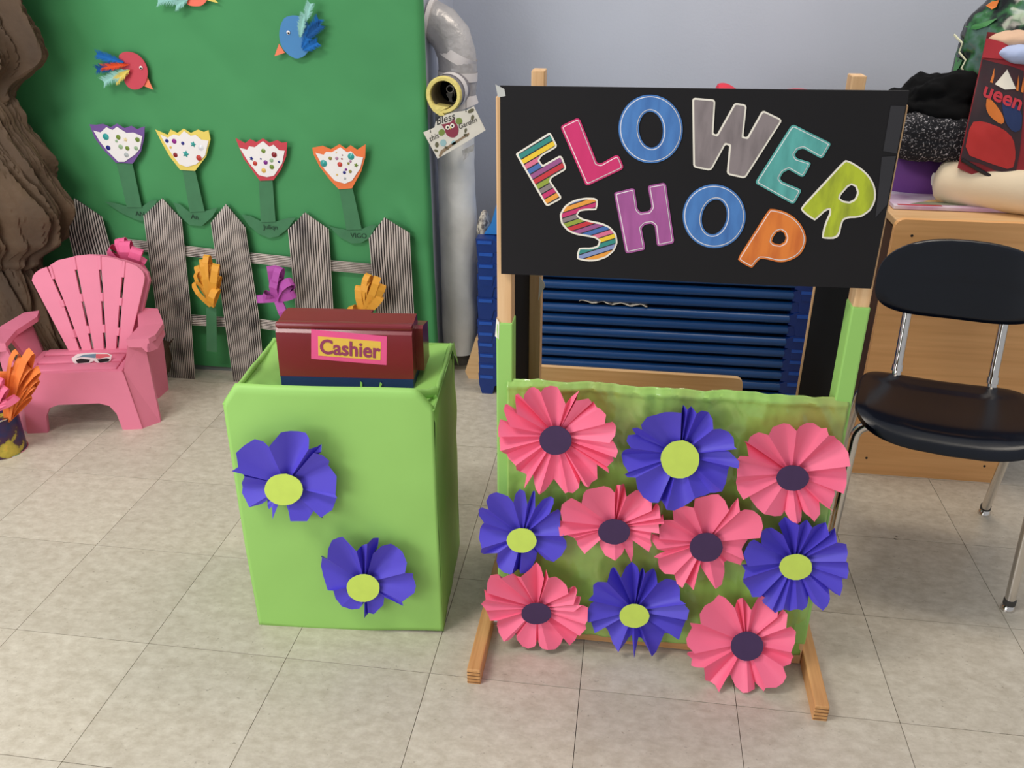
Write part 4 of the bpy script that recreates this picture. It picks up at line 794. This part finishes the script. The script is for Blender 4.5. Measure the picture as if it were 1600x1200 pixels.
# wooden bench behind the stall
bp = thing('wooden_bench', 'light wooden bench with rounded back board behind the stall', 'bench', (.05, 2.15, 0))
xr = .318; zt = .328
arc = [(xr-.02+.02*math.sin(a), zt-.02+.02*math.cos(a)) for a in [i*PI/2/6 for i in range(7)]]
arl = [(-.26+.02-.02*math.cos(a), zt-.02+.02*math.sin(a)) for a in [i*PI/2/6 for i in range(7)]]
MB().prism([(x, 2.095, z) for x, z in [(-.26, .001)]+arl+arc+[(xr, .001)]], (0, .016, 0)).build('back_board', M['birch_top'], bp)
MB().box((.04, 1.96, .20), (.50, .26, .016), bev=.003).build('seat_board', M['birch_top'], bp)
for x in (-.20, .28): MB().box((x, 1.97, .0965), (.018, .24, .191), bev=.003).build('leg_panel', M['birch_top'], bp)
tag(MB().prism([(-.522, 2.66, .001), (-.478, 2.66, .001), (-.478, 2.66, .16), (-.495, 2.66, .16), (-.535, 2.66, .03)], (0, .05, 0)).build('wood_offcut', M['birch_top']), 'tan wooden offcut on the floor between pipe and cots', 'wood piece')

# ================================================================== CABINET
cab = thing('birch_cabinet', 'low birch cabinet turned with its back panel to the room', 'cabinet', (.86, 2.47, 0))
XA, XB, YA, YB, CHT = .662, 1.060, 2.206, 2.74, .735
def rr(x0, x1, z0, z1, r):
    o_ = []
    for cx, cz, a0 in ((x1-r, z1-r, 0), (x0+r, z1-r, PI/2), (x0+r, z0+r, PI), (x1-r, z0+r, 3*PI/2)):
        o_ += [(cx+r*math.cos(a0+i*PI/8), cz+r*math.sin(a0+i*PI/8)) for i in range(5)]
    return o_
bpn = MB().prism([(x, YA, z) for x, z in rr(XA-.012, XB, .002, CHT, .022)], (0, .018, 0)).build('back_panel', M['birch'], cab)
for x, z in ((XA+.032, .695), (XB-.04, .695), (XA+.035, .055), (XB-.05, .055)):
    MB().tube([(x, YA-.0006, z), (x, YA+.001, z)], .0035, 10).build('screw_hole', M['blackink'], bpn)
MB().box((XA+.02, (YA+YB)/2+.01, CHT/2-.02), (.018, YB-YA-.02, CHT-.05), bev=.002).build('side_panel', M['shadeside'], cab)
MB().box((XB-.012, (YA+YB)/2+.01, CHT/2-.02), (.018, YB-YA-.02, CHT-.05), bev=.002).build('side_panel', M['shadeside'], cab)
MB().box(((XA+XB)/2, (YA+YB)/2+.012, CHT-.022), (XB-XA, YB-YA, .02), bev=.003).build('top_board', M['birch_top'], cab)
MB().box(((XA+XB)/2, (YA+YB)/2, .36), (XB-XA-.03, YB-YA-.04, .016)).build('shelf', M['birch_top'], cab)
MB().box(((XA+XB)/2, (YA+YB)/2, .03), (XB-XA-.03, YB-YA-.04, .016)).build('shelf', M['birch_top'], cab)
ZC = CHT-.0115
# stuff on the cabinet
bk = thing('picture_book', 'thin picture book with a landscape cover lying on the cabinet', 'book', (.81, 2.47, ZC))
covm = mat('book_cover_print', (226, 214, 226), .5, scale=(9, 14, 3), c2=(196, 160, 190), lo=.4, hi=.6)
MB().box((.83, 2.48, ZC+.006), (.30, .26, .011), bev=.002).build('cover', covm, bk)
for p, c in (([(.725, 2.37), (.78, 2.365), (.86, 2.37), (.90, 2.385), (.84, 2.40), (.76, 2.395)], (128, 132, 110)), ([(.765, 2.398), (.80, 2.392), (.845, 2.398), (.83, 2.415), (.79, 2.42)], (206, 170, 120)), ([(.69, 2.352), (.80, 2.352), (.80, 2.362), (.69, 2.362)], (196, 60, 66))):
    MB().prism([(x, y, ZC+.0118) for x, y in p], (0, 0, .0005)).build('cover_picture', plain('print_%d' % c[0], c), bk)
def heap(name, label, cat, c, r, mt, seed, k=.3, sc_=7, flat=.5, ang=60):
    c = Vector(c)
    def fn(q, d):
        q = q+d*(k*min(r)*fbm(q+Vector((seed, 0, 0)), sc_, 4)); q.z = max(q.z, c.z-r[2]*flat); return q
    return tag(MB().ellipsoid(c, r, 70, 44, fn).build(name, mt, smooth=True, angle=ang), label, cat)
heap('folded_purple_cloth', 'folded purple cloth under the black speckled blanket', 'cloth', (.79, 2.56, ZC+.042), (.115, .075, .078), plain('purple_fabric', (112, 62, 140), .8), 3, .15, 6, .5)
m, nt, b = newmat('speckled_fleece'); N = nt.nodes; L = nt.links
tx = N.new('ShaderNodeTexCoord'); nz = N.new('ShaderNodeTexNoise'); nz.inputs['Scale'].default_value = 210; nz.inputs['Detail'].default_value = 3; L.new(tx.outputs['Object'], nz.inputs['Vector'])
rp = N.new('ShaderNodeValToRGB'); e = rp.color_ramp.elements; e[0].position = .56; e[0].color = (*lin((22, 22, 28)), 1); e[1].position = .68; e[1].color = (*lin((176, 172, 176)), 1)
L.new(nz.outputs['Fac'], rp.inputs[0]); L.new(rp.outputs[0], b.inputs['Base Color']); b.inputs['Roughness'].default_value = .95
fz = MB()
bm = bmesh.new(); bmesh.ops.create_cube(bm, size=1)
bmesh.ops.subdivide_edges(bm, edges=list(bm.edges), cuts=26, use_grid_fill=True)
for v in bm.verts:
    q = Vector((v.co.x*.27, v.co.y*.24, v.co.z*.12)); d = v.co.normalized()
    q = Vector((math.copysign(abs(v.co.x*2)**.9, v.co.x)*.135*(1-.10*(2*v.co.z)**4), math.copysign(abs(v.co.y*2)**.9, v.co.y)*.12*(1-.12*(2*v.co.z)**4), q.z*(1-.15*(abs(2*v.co.x)**5+abs(2*v.co.y)**5))))
    v.co = q+d*(.005*fbm(q, 60, 2)+.004*random.random())
bm.verts.index_update(); fz.add([Vector((v.co.x*.80, v.co.y*.85, v.co.z))+Vector((.787, 2.505, .893)) for v in bm.verts], [[v.index for v in f.verts] for f in bm.faces]); bm.free()
fz.build('speckled_blanket', m, smooth=True, angle=80)
tag(bpy.data.objects['speckled_blanket'], 'folded black and white speckled fleece blanket on the cabinet', 'blanket')
heap('black_jacket', 'black garment heaped on top of the speckled blanket', 'garment', (.775, 2.51, .970), (.128, .085, .060), mat('black_fabric', (6, 6, 8), .95, var=.1, spec=.2), 6, .8, 9, .45)
# cream foam roll
fr_ = thing('foam_roll', 'cream foam bolster lying across the cabinet top', 'bolster', (.99, 2.36, ZC))
p1, p2 = Vector((.815, 2.44, ZC+.060)), Vector((1.16, 2.285, ZC+.052)); ax = (p2-p1).normalized()
path = [p1-ax*.02]+[p1+ax*t for t in (-.012, 0, .03, .1, .2, .3)]+[p2]
MB().tube(path, [.020, .042, .055, .061, .061, .059, .058, .057], 26).build('foam', plain('cream_foam', (240, 222, 192), .85, bump=.05, bscale=90), fr_, smooth=True, angle=70)
MB().prism([p1-ax*.021+Vector((0, math.cos(a)*.017, math.sin(a)*.017)) for a in [2*PI*i/16 for i in range(16)]], -ax*.002).build('end_cap', M['cream'], fr_)
# red tote bag
tb = thing('red_tote_bag', 'red and black printed tote bag lying on the foam bolster', 'bag', (1.03, 2.40, .84))
RED = mat('red_bag_fabric', (158, 32, 42), .45, var=.08, scale=(6, 6, 6), bump=.2, bscale=12); DK = mat('dark_bag_print', (38, 30, 36), .4, var=.1, scale=(10, 10, 10), c2=(70, 34, 40))
TP, TN = Vector((.95, 2.37, .9)), Vector((-.10, -.97, .16)).normalized()
W = lambda p, d=0: [PP(x, y, TP, TN)+TN*d for x, y in p]
def face(u, v):
    a = lerp2((1541, 60), (1640, 84), u); b_ = lerp2((1496, 262), (1640, 330), u); x, y = lerp2(a, b_, v)
    return PP(x, y, TP, TN)+TN*(.018*math.sin(u*PI*.9)*math.sin(v*PI)+.002*fbm((u*3, v*3, 1), 2, 2))
back_ = Vector((.04, .12, .015))
mb = MB(); nu, nv = 30, 34
mb.grid(face, nu, nv); g2 = [v+back_*(.65+.35*math.sin(PI*((i % nu)/nu))) for i, v in enumerate(mb.v)]
o_ = len(mb.v); mb.v += g2; mb.f += [tuple(reversed([k+o_ for k in f])) for f in mb.f]
edge = [j*nu for j in range(nv)]; mb.f += [(edge[j], edge[j+1], edge[j+1]+o_, edge[j]+o_) for j in range(nv-1)]
ed2 = [(nv-1)*nu+i for i in range(nu)]; mb.f += [(ed2[j], ed2[j+1], ed2[j+1]+o_, ed2[j]+o_) for j in range(nu-1)]
ed3 = [j*nu+nu-1 for j in range(nv)]; mb.f += [(ed3[j], ed3[j+1], ed3[j+1]+o_, ed3[j]+o_) for j in range(nv-1)]
mb.build('bag_body', RED, tb, smooth=True, angle=60)
def onface(pts, mt, d, nm, it=0):
    """flat print following the bulging bag front; pts are (u,v)"""
    pts = chaikin(pts, it) if it else pts
    pts = [q_ for i in range(len(pts)) for q_ in [lerp2(pts[i], pts[(i+1) % len(pts)], k/4) for k in range(4)]]
    c = [face(u, v)+TN*d for u, v in pts]; mbb = MB(); n_ = len(c); cu = sum(p[0] for p in pts)/n_; cv = sum(p[1] for p in pts)/n_
    rings = []
    for t in (0, .15, .3, .45, .6, .75, .9, 1): rings.append([face(cu+(u-cu)*t, cv+(v-cv)*t)+TN*d for u, v in pts])
    vs = [rings[0][0]]+[p for r_ in rings[1:] for p in r_]; fs = [(0, 1+i, 1+(i+1) % n_) for i in range(n_)]
    for r_ in range(6):
        a = 1+r_*n_; fs += [(a+i, a+(i+1) % n_, a+n_+(i+1) % n_, a+n_+i) for i in range(n_)]
    return mbb.add(vs, fs).build(nm, mt, tb, smooth=True)
onface([(.01, .16), (.2, .16), (.4, .155), (.6, .16), (.62, .4), (.62, .7), (.60, .86), (.4, .90), (.2, .90), (.01, .93), (.01, .6), (.01, .4)], DK, .0025, 'dark_print')
onface([(.03, .64), (.15, .60), (.4, .60), (.53, .64), (.58, .74), (.56, .85), (.3, .87), (.03, .88)], plain('scarlet_print', (196, 44, 40), .4), .0045, 'red_print_patch', 1)
onface([(.15, .42), (.24, .44), (.36, .50), (.40, .55), (.36, .58), (.22, .55), (.16, .5)], plain('amber_print', (226, 124, 44), .4), .005, 'orange_print_patch', 1)
onface([(.34, .40), (.48, .39), (.60, .44), (.61, .56), (.52, .60), (.42, .56), (.36, .48)], plain('indigo_print', (30, 50, 100), .4), .0045, 'blue_print_patch', 1)
onface([(.22, .315), (.36, .185), (.50, .30), (.36, .33)], M['cream'], .005, 'white_diamond')
for u_ in (.18, .52, .59): onface([(u_-.02, .31), (u_-.005, .25), (u_+.005, .20), (u_+.02, .26), (u_+.015, .31)], plain('amber_print', (226, 124, 44), .4), .0047, 'flame')
fc = face(.33, .385)+TN*.006; ex = (face(.5, .37)-face(.2, .36)).normalized(); ey = (face(.34, .30)-face(.34, .42)).normalized()
lettering(tb, 'ueen', .050, fc, ex, ey, plain('red_lettering', (206, 52, 66), .4), 'printed_word', offset=.0012, shear=.2, stretch=1.0)
onface([(-.005, .0), (.3, .0), (.7, .0), (.99, .0), (.99, .10), (.7, .11), (.3, .12), (-.005, .15)], plain('red_hem', (176, 36, 48), .6), .006, 'bag_hem')
MB().tube([face(.02+.96*t, .93+.03*math.sin(t*3))+TN*.005 for t in [i/14 for i in range(15)]], .005, 7).build('piping', plain('black_piping', (24, 20, 24), .5), tb, smooth=True)
for c, r, mt, nm, lab in ((PY(1585, 62, 2.45), (.06, .05, .022), plain('beige_fabric', (214, 178, 150), .85), 'beige_garment', 'beige garment sticking out of the red tote bag'), (PY(1592, 84, 2.42), (.055, .05, .022), plain('pale_blue_fabric', (176, 190, 226), .85), 'pale_blue_garment', 'pale blue garment sticking out of the red tote bag')):
    heap(nm, lab, 'garment', c, r, mt, 8, .4, 12, 1)
# glossy black-green plastic bag
pbm, nt, b = newmat('black_green_plastic_print'); N = nt.nodes; L = nt.links
tx = N.new('ShaderNodeTexCoord'); nz = N.new('ShaderNodeTexNoise'); nz.inputs['Scale'].default_value = 13; nz.inputs['Detail'].default_value = 3; L.new(tx.outputs['Object'], nz.inputs['Vector'])
rp = N.new('ShaderNodeValToRGB'); el = rp.color_ramp.elements
for i, (p_, c) in enumerate([(.45, (14, 16, 18)), (.50, (24, 44, 34)), (.57, (48, 104, 58)), (.65, (88, 120, 110))]):
    x = el[i] if i < 2 else el.new(p_)
    x.position = p_; x.color = (*lin(c), 1)
L.new(nz.outputs['Fac'], rp.inputs[0]); L.new(rp.outputs[0], b.inputs['Base Color']); b.inputs['Roughness'].default_value = .16
plb = thing('plastic_bag', 'glossy black and green plastic bag behind the red tote bag', 'bag', (1.02, 2.70, .82))
PC, PR = Vector((1.12, 2.745, 1.063)), (.247, .14, .242)
def pbf(q, d):
    q = q+d*(.03*fbm(q, 7, 4)+.012*abs(fbm(q, 18, 2))); q.z = max(q.z, .82); return q
MB().ellipsoid(PC, PR, 80, 56, pbf).build('bag_body', pbm, plb, smooth=True, angle=50)
def onbag(x, y, d=.008):
    dr = ray(x, y); best = None
    # nearest point of the ellipsoid along the sight line, pushed out by d
    o_ = Vector(((CP.x-PC.x)/PR[0], (CP.y-PC.y)/PR[1], (CP.z-PC.z)/PR[2])); dd = Vector((dr.x/PR[0], dr.y/PR[1], dr.z/PR[2]))
    a = dd.dot(dd); b_ = 2*o_.dot(dd); c = o_.dot(o_)-1; disc = b_*b_-4*a*c
    t = (-b_-math.sqrt(max(0, disc)))/(2*a); q = CP+dr*t; d_ = Vector(((q.x-PC.x)/PR[0], (q.y-PC.y)/PR[1], (q.z-PC.z)/PR[2])).normalized()
    return pbf(q, d_)+d_*d
MB().tube([onbag(x, y) for x, y in [(1492, 55), (1499, 61), (1507, 68), (1500, 82), (1511, 94), (1507, 106), (1517, 121), (1511, 130), (1507, 142)]], .004, 6, squash=.5).build('pale_zigzag_line', plain('pale_line', (226, 226, 190), .4), plb)
MB().prism([onbag(x, y, .006) for x, y in [(1542, 10), (1552, 4), (1562, 2), (1556, 10), (1549, 14)]], (0, .004, 0)).build('orange_print', plain('amber_print', (226, 124, 44), .4), plb)
for pts_ in ([(1490, 88), (1498, 90), (1505, 94), (1500, 106), (1493, 116)], [(1512, 44), (1536, 38), (1560, 30), (1548, 44), (1528, 48)]):
    MB().prism([onbag(x, y, .005) for x, y in pts_], (0, .004, 0)).build('green_print', plain('leaf_print', (62, 128, 66), .3), plb)

# ================================================================== NAVY SCHOOL CHAIR
a_ = -.21; NO = Vector((.728, 1.835, 0)); nx = Vector((math.cos(a_), math.sin(a_), 0)); nyy = Vector((-math.sin(a_), math.cos(a_), 0))
def NL(x, y, z): return NO+nx*x+nyy*y+Vector((0, 0, z))
nc = thing('school_chair', 'navy plastic school chair with chrome legs beside the stall', 'chair', NL(0, 0, 0))
def se(u, n_=4.2):
    c, s_ = math.cos(u), math.sin(u); return math.copysign(abs(c)**(2/n_), c), math.copysign(abs(s_)**(2/n_), s_)
def seat(off):
    def f(u, v):
        ex_, ey_ = se(2*PI*u); r = v; x = ex_*r*.19*(1-.06*(ey_*r)); y = ey_*r*.152+.006
        z = .405+.016*(abs(x)/.19)**2.5-.022*max(0, (-y/.15-.4)/.6)**2+.008*max(0, y/.165)**2-.010*(1-(x/.19)**2)*(1 if abs(y) < .1 else .6)
        return NL(x, y, z+off-(.004 if v > .97 else 0))
    return f
mb = MB(); mb.grid(seat(0), 56, 16, True); k = len(mb.v); mb.grid(seat(-.012), 56, 16, True)
mb.f += [(15*56+i, 15*56+(i+1) % 56, k+15*56+(i+1) % 56, k+15*56+i) for i in range(56)]
mb.build('seat', M['navy'], nc, smooth=True, angle=60)
def back(off):
    def f(u, v):
        ex_, ey_ = se(2*PI*u, 2.9); x = ex_*v*.185; z = ey_*v*.088
        y = .205+.03*0-.040*(x/.185)**2+.30*(z)*.35+off+(.004 if v > .95 else 0)*(1 if off < .005 else -1)
        return NL(x, y, .632+z+.012*(1-(x/.185)**2)*(1 if z > 0 else .2))
    return f
mb = MB(); mb.grid(back(0), 60, 16, True); k = len(mb.v); mb.grid(back(.016), 60, 16, True)
mb.f += [(15*60+i, 15*60+(i+1) % 60, k+15*60+(i+1) % 60, k+15*60+i) for i in range(60)]
mb.build('backrest', M['navy'], nc, smooth=True, angle=60)
def bend(pts, n=6):
    """round the corners of a polyline"""
    P = [Vector(p) for p in pts]; out = [P[0]]
    for i in range(1, len(P)-1):
        a, b_, c = P[i-1], P[i], P[i+1]; d = min((a-b_).length, (c-b_).length)*.45
        s_, e_ = b_+(a-b_).normalized()*d, b_+(c-b_).normalized()*d
        for j in range(n+1): t = j/n; out.append(s_*(1-t)**2+b_*2*t*(1-t)+e_*t*t)
    return out+[P[-1]]
for x in (-.10, .108):
    MB().tube(bend([NL(x, -.10, .388), NL(x, .14, .390), NL(x, .168, .43), NL(x, .226, .62)]), .0105, 14).build('back_post', M['chrome'], nc, smooth=True)
    MB().tube([NL(x, .158, .413), NL(x, .164, .428)], .013, 12).build('post_ferrule', M['chrome'], nc, smooth=True)
for s in (-1, 1):
    MB().tube(bend([NL(s*.10, -.10, .384), NL(s*.185, -.10, .384), NL(s*.195, -.14, .02)]), .011, 14).build('leg', M['chrome'], nc, smooth=True)
    MB().tube(bend([NL(s*.10, .10, .384), NL(s*.175, .10, .384), NL(s*.190, .255, .02)]), .011, 14).build('leg', M['chrome'], nc, smooth=True)
    for y, x in ((-.14, .195), (.255, .190)):
        g = MB().tube([NL(s*x, y, .018), NL(s*x, y, .03)], .013, 14).build('foot_collar', M['rubber'], nc, smooth=True)
        MB().tube([NL(s*x, y, .0005), NL(s*x, y, .004), NL(s*x, y, .012), NL(s*x, y, .018)], [.012, .0155, .014, .009], 14).build('foot_glide', M['chrome'], nc, smooth=True)

# ================================================================== FLOOR LITTER
def speck(name, label, cat, pxs, h, mt): tag(MB().prism([PZ(x, y, 0)+Vector((0, 0, h)) for x, y in pxs], (0, 0, -h+.0003)).build(name, mt), label, cat)
speck('black_crumb', 'small black crumb on the floor left of the navy chair', 'crumb', ell(1400, 843, 4, 3, 0, 8), .004, M['blackink'])
speck('green_scrap', 'tiny green scrap on the floor at lower right', 'scrap', [(1524, 1136), (1530, 1133), (1546, 1140), (1547, 1147), (1540, 1148), (1532, 1142)], .003, plain('moss_green', (96, 116, 66)))
speck('brown_crumb', 'uppermost brown crumb on the floor in front of the stall', 'crumb', [(861, 1079), (866, 1078), (867, 1086), (862, 1091), (860, 1087)], .002, plain('crumb_brown', (128, 112, 98)))
speck('brown_crumb', 'middle brown crumb on the floor in front of the stall', 'crumb', [(855, 1096), (863, 1094), (865, 1102), (857, 1105), (852, 1103)], .002, plain('crumb_brown', (128, 112, 98)))
speck('brown_crumb', 'lowest brown crumb on the floor in front of the stall', 'crumb', [(848, 1116), (854, 1113), (855, 1119), (849, 1121)], .002, plain('crumb_brown', (128, 112, 98)))
